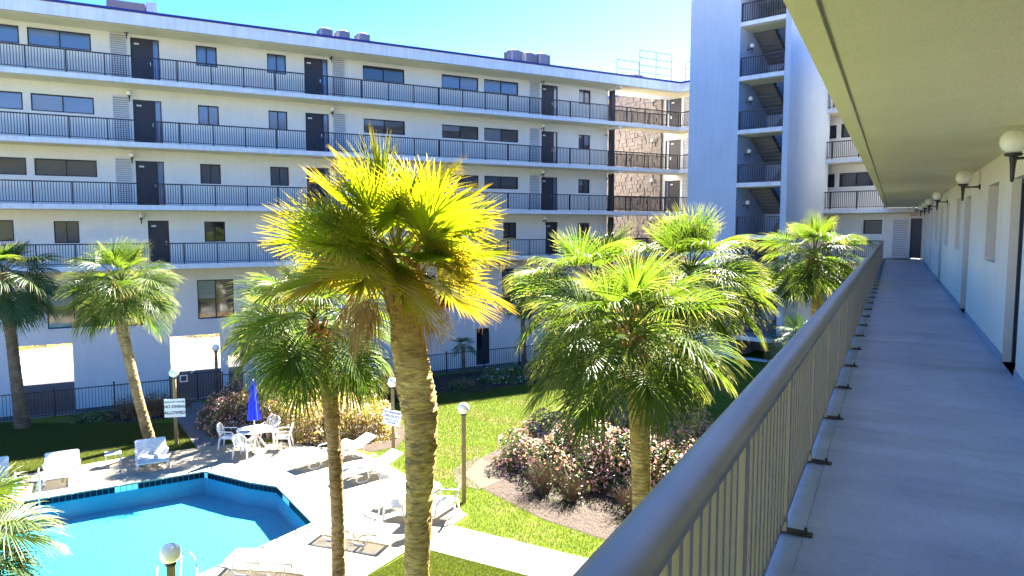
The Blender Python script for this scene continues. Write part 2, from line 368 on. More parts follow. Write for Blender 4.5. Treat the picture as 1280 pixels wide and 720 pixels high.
def louver(parent, x, z, wd, ht, y):
    k = ('l', round(wd, 2), round(ht, 2))
    if k not in _cache:
        f = MB(); b = .06
        f.box(0, b, -.05, 0, 0, ht); f.box(wd-b, wd, -.05, 0, 0, ht); f.box(b, wd-b, -.048, 0, 0, b); f.box(b, wd-b, -.048, 0, ht-b, ht)
        bk = MB().box(b, wd-b, -.004, -.001, b, ht-b).mesh('slat_gap_shade', M['ac'])  # grey sheet painting the dark gaps between the slats
        sl = MB(); q = b+.02
        while q < ht-b-.05:
            sl.quad([(b, -.045, q), (wd-b, -.045, q), (wd-b, -.005, q+.05), (b, -.005, q+.05)])
            sl.quad([(b, -.045, q-.012), (wd-b, -.045, q-.012), (wd-b, -.045, q), (b, -.045, q)]); q += .105
        _cache[k] = (f.mesh('louver_panel', M['white']), sl.mesh('slats', M['white']), bk)
    a, b, c = _cache[k]; o = add('louver_panel', a, parent, (x, y, z)); stuff(add('slats', b, o)); add('slat_gap_shade', c, o); return o
def railing(parent, p0, p1, z, step=.115, post=1.55, name='railing'):
    """dark gallery railing between two points of the parent's plan"""
    p0, p1 = Vector((*p0, 0)), Vector((*p1, 0)); L_ = (p1-p0).length; a = math.atan2((p1-p0).y, (p1-p0).x)
    r = MB().box(0, L_, -.03, .03, 1.02, 1.075).box(0, L_, -.015, .015, .09, .12).obj(name, M['dark'], parent, (p0.x, p0.y, z), a)
    b = MB(); n = max(1, int(L_/step))
    for i in range(n): x = (i+.5)*L_/n; b.box(x-.013, x+.013, -.011, .011, .12, 1.03)
    stuff(b.obj('balusters', M['dark'], r))
    if 'post' not in _cache: _cache['post'] = MB().box(-.028, .028, -.026, .026, 0, 1.02).mesh('post', M['dark'])
    m = max(1, round(L_/post))
    for i in range(m+1): add('post', _cache['post'], r, (min(max(i*L_/m, .022), L_-.022), 0, 0))
    return r
def globe_meshes():
    if 'globe' in _cache: return _cache['globe']
    br = MB()   # bracket: backplate, arm, cup, spike; wall on -X... arm runs +X from the wall
    br.lathe([(.055, 0), (.055, .012), (.03, .03)], 12)
    v = br.v; br.v = [(z, y, x) for x, y, z in v]
    br.tube([(.02, 0, 0), (.14, 0, .0), (.28, 0, 0)], [.02, .014, .018], 8)
    br.lathe([(.012, -.26), (.02, -.24), (.03, -.06), (.038, -.01), (.038, .02), (.085, .03), (.09, .055), (.03, .055)], 14, (.28, 0, .0))
    g = MB().sphere(.14, (.28, 0, .185))
    _cache['globe'] = (g.mesh('globe', M['lens'], True), br.mesh('bracket', M['dark']))
    return _cache['globe']
def wall_lamp(loc, rz, label, group):
    t = thing('wall_lamp', label, 'wall lamp', loc, rz, group); a, b = globe_meshes(); add('globe', a, t); add('bracket', b, t); return t

# ---------------- plan of the place (metres, camera above the origin) ----------------
LEV = [5.9, 8.85, 11.9, 14.95]; ROOF = 18.0
aL = rad(90-60.3); eL = Vector((math.cos(aL), math.sin(aL))); bL = Vector((-eL.y, eL.x)); PL = Vector((0, 46.0))
aW = rad(90-138); eW = Vector((math.cos(aW), math.sin(aW))); bW = Vector((-eW.y, eW.x)); K = Vector((12.1, 52.9))
aT = rad(90-132); PT = Vector((13.1, 42.4))
aN = rad(90-27.9); eN = Vector((math.cos(aN), math.sin(aN)))
def isect(p, d, q, e):
    den = d.x*e.y-d.y*e.x; t = ((q.x-p.x)*e.y-(q.y-p.y)*e.x)/den; return p+d*t
def off(t): return isect(PL+bL*t, eL, K+bW*t, eW)       # mitre of the two wings, t behind the slab edge
SK = (off(0)-PL).dot(eL)
def toL(p): d = p-PL; return (d.dot(eL), d.dot(bL))
def band(t0, t1, s0=-38., w1=16.):                       # L-shaped gallery strip in left-wing coordinates
    pts = [PL+eL*s0+bL*t0, off(t0), K+eW*w1+bW*t0, K+eW*w1+bW*t1, off(t1), PL+eL*s0+bL*t1]
    return [toL(p) for p in pts]
# ================= LEFT WING =================
bld = thing('apartment_building', 'long cream apartment block with dark railed galleries and blue roof trim beyond the pool', 'building', (PL.x, PL.y, 0), aL)
WT = 1.5
colsL4 = dict(  # openings: s0,s1 ; z offsets from floor
)
win = []   # (x0,x1,z0,z1,glass,split)
doors = []; louvers = []; lamps = []
def unit(fl, i):
    g3 = 'glass_blue' if i == 3 else ('glass_blue' if i == 2 else 'glass')
    z = fl
    W_ = lambda a, b, h0=1.38, h1=2.2, g=None, sp=1: win.append((a, b, z+h0, z+h1, g or g3, sp))
    if i >= 1:
        W_(-28.3, -25.7, 1.38, 2.2); W_(-25.38, -22.79); W_(-18.07, -17.05, 1.2, 2.24); W_(-14.5, -13.49, 1.2, 2.24)
        W_(-9.13, -6.56, g='glass' if i == 3 else None) if i != 2 else W_(-9.13, -6.56, g='glass_dim')
        W_(-4.13, -1.59, g=None if i == 3 else 'glass_dim'); W_(-1.19, 1.34, g=None if i == 3 else 'glass_dim'); W_(6.15, 7.13, 1.25, 2.22, 'glass_dim')
        louvers.append((-22.02, z+.03, .80, 2.36)); louvers.append((-10.95, z+.03, .76, 2.36)); louvers.append((2.15, z+.03, .84, 2.4))
        doors.append((-21.09, z, 1.3, 2.27, 1)); doors.append((-12.5, z, 1.33, 2.27, 1)); doors.append((3.13, z, 1.3, 2.27, 1))
        lamps.append((-21.25, z+2.44)); lamps.append((-11.02, z+2.44)); lamps.append((3.12, z+2.5))
        W_(-33.5, -31.); doors.append((-30.7, z, 1.3, 2.27, 1))
    else:
        W_(-27.6, -26.34, 1.2, 2.2); W_(-24.73, -23.68, 1.08, 2.16); W_(-17.97, -16.93, 1.08, 2.16); W_(-13.6, -12.6, 1.08, 2.16); W_(6.15, 7.13, 1.1, 2.15)
        W_(.2, 1.2, 1.08, 2.16); W_(-4.4, -3.3, 1.08, 2.16)
        doors.append((-20.65, z, .98, 2.2, 1)); doors.append((3.5, z, .98, 2.2, 1)); doors.append((-9.9, z, .98, 2.2, 1))
        lamps.append((-20.95, z+2.37)); lamps.append((3.3, z+2.37)); lamps.append((-10.2, z+2.37))
for i, z in enumerate(LEV): unit(z, i)
low = [(-25.2, -22.95, 2.8, 4.9, 'glass_dim', 1), (-22.6, -20.99, 2.72, 4.9, 'glass_dim', 1), (-18.43, -16.6, 2.86, 4.95, 'glass_dim', 1), (-5.6, -4.65, 2.66, 4.75, 'glass', 0), (-4.46, -3.54, 2.66, 4.75, 'glass', 0),
       (-13.2, -11.2, 2.86, 4.95, 'glass', 1), (.1, 1.04, 2.75, 5.02, 'glass', 0), (2.16, 3.18, 2.65, 5.0, 'glass', 0)]
win += low
WB = -1.3
gar = [(-26.46, -24.22, WB, 2.05), (-19.85, -17.36, WB, 2.02), (-34., -31.5, WB, 2.05), (-17.0, -16.2, WB, .75), (-13.4, -11.2, WB, 1.5)]
ddoor = (-1.80, -.79, WB+.05, 1.17)
SE = 8.62
rects = [(a, b, c, d) for a, b, c, d, *_ in win] + [(x, x+w_, z, z+h) for x, z, w_, h, sd_ in doors] + gar + [ddoor]
wl = wall_holes(MB(), -38, SE, WB, ROOF-.55, rects, WT, .25)
wl.obj('wall', M['wall'], bld)
for a, b, c, d, g, sp in win: window(bld, a, c, b-a, d-c, WT+.09, g, sp)
for a, b, c, d, g, sp in low: MB().box(a-.05, b+.05, WT-.05, WT+.2, c-.09, c).obj('window_sill', M['slab'], bld)
for x, z, w_, h, s_ in doors: door(bld, x, z+.01, w_, h-.01, WT+.1, s_)
for x, z, w_, h in louvers: louver(bld, x, z, w_, h, WT-.002)
# dark service door of the lower wall
o = MB().box(0, 1.01, 0, .05, 0, 2.3).box(.46, .55, -.03, 0, .0, 2.3).obj('service_door', M['door'], bld, (-1.8, WT+.15, WB+.05))
MB().box(.1, .42, -.01, 0, .9, 2.1).obj('pane', M['glass'], o)
# galleries, soffits
for i, z in enumerate(LEV):
    MB().prism(band(0, WT-.004), z-.24, z).obj('gallery_slab', M['slab'], bld)
    MB().prism(band(.22, WT-.006), z-.262, z-.244).obj('soffit', M['soffit'], bld)
    railing(bld, (-38, .08), (SK-.02, .08), z)
# joint gutters + downpipe under first gallery
MB().tube([(-2, WT-.1, 5.45), (3, WT-.1, 5.43), (SE, WT-.1, 5.4)], .07).obj('drain_pipe', M['wall'], bld)
# roof
rb = band(-.28, 11.)
MB().prism(band(-.28, 3.), ROOF-.60, ROOF-.02).obj('roof_fascia', M['slab'], bld)
MB().prism(band(.0, WT-.006), ROOF-.625, ROOF-.604).obj('soffit', M['soffit'], bld)
MB().prism(band(-.33, 3.2, w1=15.9), ROOF-.018, ROOF+.10).obj('roof_trim', M['trim'], bld)
MB().box(-38, SE, 3.3, 11.5, ROOF-.5, ROOF-.03).obj('roof', M['lot'], bld)
# back and end walls, garage
MB().box(SE-.25, SE-.002, WT+.26, 11.5, 2.4, ROOF-.62).obj('end_wall', M['wall'], bld)
wall_holes(MB(), -38, SE-.26, 2.4, ROOF-.62, [], 11.2, .25).obj('back_wall', M['wall'], bld)
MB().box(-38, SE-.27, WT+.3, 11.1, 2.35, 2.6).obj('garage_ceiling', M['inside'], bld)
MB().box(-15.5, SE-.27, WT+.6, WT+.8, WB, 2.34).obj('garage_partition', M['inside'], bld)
MB().box(-23.2, -20.6, 6, 6.3, WB, 2.34).box(-30.5, -27.8, 6, 6.3, WB, 2.34).obj('garage_column', M['inside'], bld)
# gap pillar, beams and bridge rail
for z0, z1 in [(0, 5.64)]+[(LEV[i], LEV[i+1]-.265) for i in range(3)]+[(LEV[3], ROOF-.63)]:
    MB().box(SE+.06, SE+.36, WT-.36, WT-.06, z0, z1).obj('pillar', M['dark'], bld)
for z in LEV[1:]+[ROOF-.36]:
    MB().box(SE-.1, SE+.14, .05, WT-.1, z-.40, z-.264).obj('beam', M['wall'], bld)
for z in LEV: railing(bld, (SE+.4, WT-.1), (toL(off(WT))[0]-1.2, WT-.1), z)
ex = MB().box(SE-.32, SE+.02, WT-.07, WT-.005, 0, .2).obj('exit_sign', M['signw'], bld, (0, 0, LEV[2]+2.2))
add('lettering', text_mesh('lettering', 'EXIT', .15, M['signr']), ex, (SE-.15, WT-.075, .1), (PI/2, 0, 0))
MB().box(SE-.32, SE+.02, WT-.07, WT-.005, 0, .2).obj('alarm_box', M['white'], bld, (0, 0, LEV[1]+2.2))
names = {1: 'second', 2: 'third', 3: 'top', 0: 'lowest'}
order = {0: 'left', 1: 'middle', 2: 'right'}
cnt = {}
for x, z in lamps:
    fl = min(range(4), key=lambda i: abs(LEV[i]+2.4-z)); k = 0 if x < -15 else (1 if x < 0 else 2)
    p = PL+eL*x+bL*WT
    wall_lamp((p.x, p.y, z-.1), aL-PI/2, 'white globe wall lamp by the %s door of the %s gallery across the courtyard' % (order[k], names[fl]), 'globe wall lamps on the far galleries')
# ================= CORNER WING =================
cw = thing('apartment_building', 'cream corner wing with dark windows behind the pale stair tower', 'building', (K.x, K.y, 0), aW)
wwin = []; wdoor = []
for i, z in enumerate(LEV):
    if i >= 1:
        wwin += [(9.93, 10.73, z+1.42, z+2.25), (11.0, 13.1, z+1.42, z+2.28)]
    else: wwin += [(12.6, 13.7, z+1.45, z+2.3), (9.93, 10.73, z+1.42, z+2.25)]
    wdoor.append((-2.28, z, 1.4, 2.4, -1))
wdoor.append((15.30, LEV[0], 1.0, 2.37, 1))
lowW = [(9., 10.2, 3.0, 4.8), (4., 5.2, 3.0, 4.8), (12., 13.4, 3.0, 4.8)]
rects = [r for r in wwin] + [(x, x+w_, z, z+h) for x, z, w_, h, s_ in wdoor] + lowW
BX = -2.55
wall_holes(MB(), BX, 19., -.0, ROOF-.63, rects, WT+.003, .25).obj('wall', M['wall'], cw)
for k, (a, b, c, d) in enumerate(wwin+lowW): window(cw, a, c, b-a, d-c, WT+.08, 'glass_mesh' if (a, round(c, 2)) == (12.6, 7.35) else 'glass', 1 if b-a > 1.5 else 0)
for x, z, w_, h, s_ in wdoor: door(cw, x, z+.01, w_, h-.01, WT+.1, s_, plate=x < 10)
for i, z in enumerate(LEV): louver(cw, -.68, z+.04, .8, 2.4, WT-.0)
louver(cw, 14.33, LEV[0]+.03, .86, 2.3, WT)
for i, z in enumerate(LEV):
    railing(cw, (.03, .08), (14.3 if i == 0 else 17.5, .08), z, name='railing')
ex = MB().box(0, .5, -.1, -.02, 0, .26).obj('exit_sign', M['signw'], cw, (15.25, WT, LEV[0]+2.42))
add('lettering', text_mesh('lettering', 'EXIT', .2, M['signr']), ex, (.25, -.104, .13), (PI/2, 0, 0))
MB().box(BX+.1, 19, WT+.3, 11, ROOF-.5, ROOF-.04).obj('roof', M['lot'], cw)
MB().box(18.75, 19, WT+.26, 11, 0, ROOF-.63).obj('end_wall', M['wall'], cw)
for i, z in enumerate(LEV):
    p = K+eW*(-2.62)+bW*WT
    q = p+Vector((-.5, .866))*.0
    p = K+eW*BX+bW*(WT+.1)+Vector((-.5, .866))*.6+Vector((-.866, -.5))*.29
    wall_lamp((p.x, p.y, z+2.3), PI+rad(30), 'white globe lamp on the shingled wall at gallery level %s' % names[i], 'globe wall lamps on the far galleries')
# shingled wall running back from the corner: every course lapped, shingles uneven
sh = MB().box(0, 9.5, 0, .25, 0, ROOF+.4).obj('shingled_wall', M['shingle'], cw)
Bp = K+eW*BX+bW*(WT+.002)
sh.location = (BX-.0, WT+.1, 0); sh.rotation_euler = (0, 0, math.atan2(.866, -.5)-aW)
random.seed(4); sm = MB(); z = 0
while z < ROOF+.35:
    x = -.1
    while x < 9.5:
        wd = random.uniform(.28, .62); t = random.uniform(.03, .13)
        sm.box(x+.02, x+wd-.02, .25, .25+t, z+random.uniform(-.05, .03), z+.27); x += wd
    z += .31
stuff(sm.obj('shingles', M['shingle'], sh))
MB().box(-.1, 9.6, -.1, .4, ROOF+.41, ROOF+.62).obj('trim', M['trim'], sh)
# ================= STAIR TOWER =================
tw = thing('stair_tower', 'tall shade-blue tinted stucco stair tower with stacked open landings', 'stair tower', (PT.x, PT.y, 0), aT)
TZ = 21.3; x0, xa, xb, x1 = -3.15, 0., 2.62, 2.95
land = [-.15+3.05*k-.02 for k in range(0, 8)]; land = [2.5+7.8-10.3 + v for v in (-.55, 2.5-.1, 5.0, 7.4)]
LZ = [1.37, 4.32, 7.3, 10.32, 13.35, 16.38, 19.43]
ops = [(xa, xb, a+.0, b-.24) for a, b in zip(LZ, LZ[1:]+[22.4])]
wall_holes(MB(), x0, x1, -.5, TZ, [(xa, xb, 0.1, TZ-.35)], 0, .3).obj('front_wall', M['wall_tower'], tw)
MB().box(x1-.3, x1-.002, .302, 6.6, -.5, TZ-.01).obj('side_wall', M['wall_tower'], tw)
MB().box(x0+.002, x0+.3, .302, 6.6, -.5, TZ-.01).obj('side_wall', M['wall_tower'], tw)
MB().box(xa-.25, xa-.003, .302, 4.4, 0, TZ-.02).obj('inner_wall', M['wall_tower'], tw)
MB().box(xa, xb+.03, 4.1, 4.35, 0, TZ-.4).obj('stairwell_wall', M['wall_tower'], tw)
MB().box(x0+.3, x1-.3, .302, 6.5, TZ-.35, TZ-.03).obj('roof', M['slab'], tw)
for k, z in enumerate(LZ):
    MB().box(xa+.003, xb-.003, -.03, 1.7, z-.24, z).obj('landing_slab', M['slab'], tw)
    MB().box(xa+.006, xb-.006, .2, 1.69, z-.262, z-.242).obj('soffit', M['soffit'], tw)
    railing(tw, (xa+.02, .12), (xb-.02, .12), z, .13, 2.6)
    # two flights, one rising to the landing from below, one leaving it
    for side, dz in ((0, -1.5), (1, 1.5)):
        a, b = (xa+.02, xa+1.28) if side == 0 else (xa+1.34, xb-.02)
        st = MB()
        st.quad([(a, 1.7, z-.24), (b, 1.7, z-.24), (b, 4.1, z-.24+dz), (a, 4.1, z-.24+dz)])
        for j in range(8):
            zz = z+dz*j/8; st.box(a, b, 1.7+j*.3, 2.0+j*.3, zz-.2+(0 if dz > 0 else -.1), zz+(.18 if dz > 0 else 0))
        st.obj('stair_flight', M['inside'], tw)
    p = Vector((math.cos(aT), math.sin(aT))); q = PT+p*(xa+.0)+Vector((-p.y, p.x))*1.0
    if k > 0: wall_lamp((q.x, q.y, z+1.72), aT, 'small globe lamp inside the tower at landing %s up from the ground' % ['one', 'two', 'three', 'four', 'five', 'six', 'seven'][k], 'globe lamps in the stair tower')
# ================= NEAR BUILDING (our gallery) =================
nb = thing('apartment_building', 'near apartment block with the shaded blue grey walkway and cream soffit at right', 'building', (0, 0, 0), aN)
FN = 5.9; CN = 8.9; YW = -1.41; NEND = 47.6
def nrail(y): return y
ndoors = [(10.85, 12.1), (18.1, 19.55), (27.9, 29.4), (35.6, 36.9), (42.2, 43.4)]
nwins = [(13.53, 14.98), (20.74, 22.04), (24.88, 26.39), (31.2, 32.9), (38.7, 40.1)]
nr = [(a, b, FN, CN-.45) for a, b in ndoors] + [(a, b, 7.22, 8.5) for a, b in nwins] + [(a, b, FN, CN-.45) for a, b in [(-2, -.8), (3.6, 4.9)]]
# local Y points to the courtyard, so the wall is built mirrored: front face at YW, thickness to -Y
wall_holes(MB(), -14, NEND+2.2, FN-.02, CN+.25, nr, YW-.22, .22).obj('wall', M['wall_near'], nb)
MB().box(-14, 44, YW-12, YW-.6, 0, ROOF).obj('building_core', M['wall'], nb)
def nwindow(a, b):
    wd = b-a; o = MB().box(0, wd, -.02, .03, 0, .05).box(0, wd, -.02, .03, 1.23, 1.28).box(0, .05, -.018, .028, .05, 1.23).box(wd-.05, wd, -.018, .028, .05, 1.23).obj('window', M['dark'], nb, (a, YW-.2, 7.22))
    MB().box(.05, wd-.05, -.005, .005, .05, 1.23).obj('pane', M['glass'], o)
for a, b in nwins: nwindow(a, b)
for a, b in ndoors+[(-2, -.8), (3.6, 4.9)]:
    wd = b-a; h = CN-.45-FN
    o = MB().box(0, .06, -.03, .05, 0, h).box(wd-.06, wd, -.03, .05, 0, h).box(.06, wd-.06, -.028, .048, h-.06, h).box(.06, wd-.06, -.02, .02, 0, h-.06).obj('door', M['door'], nb, (a, YW-.16, FN))
    MB().sphere(.035, (.18, .06, 1.0), 12).obj('handle', M['steel'], o)
# base curb painted like the floor
cb = MB(); xs = [-14]+[v for a, b in sorted(ndoors+[(-2, -.8), (3.6, 4.9)]) for v in (a, b)]+[NEND+1]
for a, b in zip(xs[::2], xs[1::2]): cb.box(a, b, YW+.002, YW+.014, FN, FN+.11)
cb.obj('skirting', M['curb'], nb)
# walkway floor in bays with recessed joints
jt = [-6, 1.2, 7.4, 13.6, 19.9, 26.2, 32.5, 38.8, 43.6, NEND]
for a, b in zip(jt, jt[1:]):
    # slab end follows the corner wing
    y0, y1 = YW-.25, .42
    if b == NEND: poly = [(a, y0), (NEND+1.9, y0), (NEND+.8, y1), (a, y1)]; MB().prism(poly, FN-.24, FN).obj('floor_bay', M['walk'], nb)
    else: MB().box(a, b-.012, y0, y1, FN-.24, FN).obj('floor_bay', M['walk'], nb)
MB().box(-6, NEND+.5, YW-.24, .40, FN-.25, FN-.012).obj('slab', M['slab'], nb)
MB().box(-6, NEND+.4, .423, .58, FN-.26, FN-.004).obj('slab_edge', M['walk'], nb)
# ceiling: main field, drip groove, outer strip
YG = .37
MB().box(-14, NEND, YW-.2, YG-.012, CN, CN+.25).obj('ceiling', M['soffit'], nb)
MB().box(-14, NEND-.2, YG+.012, .52, CN-.012, CN+.25).obj('ceiling_edge', M['soffit'], nb)
MB().box(-14, NEND, YG-.02, YG+.02, CN+.02, CN+.24).obj('drip_groove', M['soffit'], nb)
MB().box(-14, NEND-.2, -1.3, .44, CN+.26, CN+.27).obj('upper_floor', M['walk'], nb)
for z in LEV[2:]: MB().box(-14, 44, YW-.6, .5, z-.25, z).obj('upper_slab', M['slab'], nb)
MB().box(-14, 46.5, YW-.61, .84, ROOF-.6, ROOF).obj('roof_fascia', M['slab'], nb)  # unseen roof edge, overhang added to keep sun off the handrail
MB().box(-14, 44, YW-.6, .5, 2.7, 2.95).obj('lower_slab', M['slab'], nb)
MB().box(-14, 44, YW-.6, YW, 0, FN-.03).obj('lower_wall', M['wall'], nb)
MB().box(-14, 44, YW-.6, YW, CN+.3, ROOF-.3).obj('upper_wall', M['wall'], nb)
ordn = ['nearest', 'second nearest', 'third nearest', 'fourth nearest', 'fifth nearest', 'farthest']
for k, t in enumerate((9.72, 16.35, 25.8, 31.7, 36.3, 41.7)):
    p = eN*t+Vector((-eN.y, eN.x))*YW
    wall_lamp((p.x, p.y, 8.55), aN+PI/2, '%s white globe lamp on a black bracket along the walkway wall' % ordn[k], 'globe wall lamps along the walkway')
# near railing
rl = thing('walkway_railing', 'taupe metal railing with wide handrail along the near walkway', 'railing', (0, 0, 0), aN)
YR = .545; RT = 6.97
prof = []
for k in range(49):
    a = PI*k/48; prof.append((.085*math.cos(a), .040*math.sin(a)))
prof = [(.080, -.032)]+prof+[(-.080, -.032)]
hr = MB(); segs = [0.2, 3.35, 9.5, 15.6, 21.7, 27.8, 33.9, 40., 46.9]
for a, b in zip(segs, segs[1:]):
    h = MB(); n = len(prof)
    h.v = [(a+.002, YR+.032+p[0], RT-.028+p[1]) for p in prof]+[(b-.002, YR+.032+p[0], RT-.028+p[1]) for p in prof]
    h.f = [(i, i+n, (i+1) % n+n, (i+1) % n)[::-1] for i in range(n)]+[tuple(range(n)), tuple(range(2*n-1, n-1, -1))]
    h.obj('handrail', M['railtop'], rl)
MB().box(.2, 46.9, YR-.016, YR+.016, FN+.07, FN+.10).obj('bottom_rail', M['rail'], rl)
MB().box(.2, 46.9, YR-.018, YR+.018, RT-.085, RT-.052).obj('top_channel', M['rail'], rl)
bal = MB().box(-.022, .022, -.019, .019, 0, RT-.085-FN-.10).mesh('baluster', M['rail'])
pst = MB().box(-.026, .026, -.026, .026, 0, RT-.086-FN).mesh('post', M['rail'])
plt_ = MB().box(-.035, .035, -.175, .02, 0, .010).box(-.024, .024, -.13, -.026, .008, .02)
for yy in (-.135,): plt_.lathe([(.016, .008), (.016, .022), (.009, .022), (.009, .045), (.004, .05)], 8, (0, yy, 0))
plm = plt_.mesh('foot_plate', M['rust'])
posts = [1.6+1.523*k for k in range(30)]
for t in posts:
    o = add('post', pst, rl, (t, YR, FN)); add('foot_plate', plm, o, (0, 0, .001))
t = .3; nb_ = 0; rest = MB()
while t < 46.8:
    if min(abs(t-p) for p in posts) > .055:
        if nb_ < 300: add('baluster', bal, rl, (t, YR, FN+.10))
        else: rest.box(t-.011, t+.011, YR-.011, YR+.011, FN+.10, RT-.085)
        nb_ += 1
    t += .127
stuff(rest.obj('far_balusters', M['rail'], rl))
# ================= GROUND, POOL, PATHS =================
POOL = [(-4.9, 18.34), (-6.86, 21.23), (-7.85, 21.6), (-9.79, 22.67), (-14.48, 19.77), (-19.5, 16.7), (-15.5, 10.2), (-9.3, 11.2)]   # ccw
def inset(poly, d):
    n = len(poly); out = []
    for i in range(n):
        p0, p1, p2 = (Vector(poly[(i+k) % n]) for k in (-1, 0, 1))
        d1 = (p1-p0).normalized(); d2 = (p2-p1).normalized(); n1 = Vector((-d1.y, d1.x)); n2 = Vector((-d2.y, d2.x))
        out.append(tuple(isect(p0+n1*d, d1, p1+n2*d, d2)))
    return out
COP = inset(POOL, .30)
FA, FB = Vector((-34., 20.45)), Vector((9., 44.7))
fd = (FB-FA).normalized(); fn_ = Vector((-fd.y, fd.x))
q = lambda s, t: tuple(PL+eL*s+bL*t)
struct('far_ground', MB().sheet([(-1500, -1500), (1500, -1500), (1500, 1500), (-1500, 1500)], -1.32), M['sand'])
struct('lawn', MB().sheet([tuple(FA+fn_*.15), (-45, 14), (-45, -30), (45, -30), (45, 60), (13, 54), tuple(FB+fn_*.15)], 0, inset(POOL, -.02)), M['grass'])
sb = MB(); a, b = FA+fn_*.15, FB+fn_*.15
sb.quad([(*a, 0), (*b, 0), (b.x+fn_.x*1.2, b.y+fn_.y*1.2, -1.3), (a.x+fn_.x*1.2, a.y+fn_.y*1.2, -1.3)][::-1]); sb.quad([(*b, 0), (13, 54, 0), (14, 55, -1.3), (b.x+fn_.x*1.2, b.y+fn_.y*1.2, -1.3)][::-1])
struct('bank', sb, M['mulch'])
struct('service_path', MB().sheet([tuple(a+fn_*1.1), tuple(b+fn_*1.1), q(8.5, 1.2), q(-38, 1.2)], -1.30), M['path'])
struct('garage_floor', MB().sheet([q(-38, 1.2), q(SE, 1.2), q(SE, 11.4), q(-38, 11.4)], -1.296), M['asphalt'])
struct('parking_lot', MB().sheet([q(-60, 11.4), q(40, 11.4), q(40, 23.5), q(-60, 23.5)], -1.292), M['lot'])
struct('scrub_verge', MB().sheet([q(-60, 23.5), q(40, 23.5), q(40, 60), q(-60, 60)], -1.288), M['sand'])
pl = MB()
for s in (-34, -28.6, -23.5, -21.5, -18.3, -13): pl.sheet([q(s, 8.2), q(s+.12, 8.2), q(s+1.2, 13.5), q(s+1.08, 13.5)], -1.285)
struct('parking_lines', pl, M['paint'])
DECK = [(-1.21, 18.87), (-2.1, 20.2), (-3.34, 22.0), (-4.27, 23.3), (-5.1, 24.1), (-5.69, 24.8), (-6.96, 24.9), (-8.39, 25.5), (-10.2, 25.14), (-11.12, 24.77), (-12.95, 23.8), (-14.01, 22.98), (-14.79, 22.44), (-15.81, 21.64), (-33, 10.5), (-33, 6), (-7.5, 6), (-3.22, 15.51), (-2.58, 16.62), (-1.99, 16.75), (-1.55, 18.2)]
struct('pool_deck', MB().prism(DECK, -.06, .035, POOL), M['deck'])
struct('sidewalk', MB().prism([(-11.12, 24.79), (-10.22, 25.16), (-11.55, 27.85), (-13.81, 31.5), (-14.9, 30.9), (-13.18, 27.96)], -.06, .028), M['path'])
struct('garden_path', MB().prism([(-1.53, 18.19), (-1.97, 16.76), (.27, 15.53), (6., 12.6), (6.6, 13.9), (1.61, 16.41)], -.06, .026), M['path'])
struct('garden_bed', MB().sheet([(-9.6, 26.9), (-8.41, 25.6), (-6.96, 24.95), (-5.7, 24.9), (-4.9, 24.4), (-4.1, 24.9), (-3.9, 26.4), (-4.6, 28.5), (-5.8, 31.5), (-11.5, 31.5), (-12., 29), (-11, 27.4)], .006), M['mulch'])
struct('garden_bed', MB().sheet([(0, 25.6), (-1.1, 23.6), (-1.5, 22.1), (-.9, 20.9), (.1, 19.6), (.85, 18.6), (2.4, 17.3), (4.04, 16.8), (6.5, 17.), (9.5, 23.), (8, 27), (3, 27.5)], .006), M['mulch'])
struct('bare_patch', MB().sheet([(-1.2, 23.9), (-1.9, 22.6), (-1.75, 21.4), (-1.0, 20.8), (-.4, 21.5), (-.5, 23.)], .010), M['sand'])
struct('garden_bed', MB().sheet([tuple(FA+fd*18-fn_*.1), (-17.2, 28.4), (-15.4, 28.1), (-13.9, 28.8), (-13.6, 29.6), (-15.6, 30.6)], .006), M['mulch'])
struct('garden_bed', MB().sheet([(-4.1, 33.2), (-1.6, 33.1), (-.2, 34.7), (1.6, 35.4), (5, 38), (5.5, 42.2), (-.2, 39.2), (-5.2, 36.3), (-5.6, 34.9)], .006), M['mulch'])
# coping stones
cp = MB(); n = len(POOL)
st = struct('pool_coping', MB().prism(inset(POOL, .003), -.3, .02, inset(POOL, .28)), M['coping'])
for i in range(n):
    a, b = Vector(POOL[i]), Vector(POOL[(i+1) % n]); a2, b2 = Vector(COP[i]), Vector(COP[(i+1) % n]); L_ = (b-a).length; m = max(1, round(L_/.6))
    if i in (5, 6, 7) : pass
    for k in range(m):
        u0, u1 = k/m+.004, (k+1)/m-.004; P = [a.lerp(b, u0), a.lerp(b, u1), b2.lerp(a2, 1-u1), b2.lerp(a2, 1-u0)]
        c = sum(P, Vector((0, 0)))/4
        MB().prism([tuple(p-c) for p in P], -.05, .045+.003*(k % 2)).obj('stone', M['coping'], st, (c.x, c.y, 0))
pb = MB(); WZ = -.72
for i in range(n):
    a, b = COP[i], COP[(i+1) % n]; pb.quad([(*a, WZ), (*a, 0), (*b, 0), (*b, WZ)])
struct('pool_basin', pb, M['poolwall_shaded'])
struct('pool_floor', MB().sheet(COP, WZ+.001), M['pool'])
tl = MB(); tw2 = MB()
ti = inset(COP, .002)
for i in range(n):
    a, b = Vector(ti[i]), Vector(ti[(i+1) % n]); L_ = (b-a).length; m = int(L_/.155); d = (b-a).normalized(); nn = Vector((-d.y, d.x))
    for k in range(m):
        p = a+d*(k+.05)*L_/m; r_ = a+d*(k+.95)*L_/m; white = (k % 32) in (12, 13, 14, 15)
        (tw2 if white else tl).quad([(*(p+nn*.012), -.16), (*(p+nn*.012), .0), (*(r_+nn*.012), .0), (*(r_+nn*.012), -.16)])
t1 = tl.obj('tile_band', M['tile']); t1['kind'] = 'structure'; t2_ = tw2.obj('tile_band', M['tilew']); t2_['kind'] = 'structure'
struct('pool_water', MB().sheet(inset(COP, .001), -.09), M['water'])
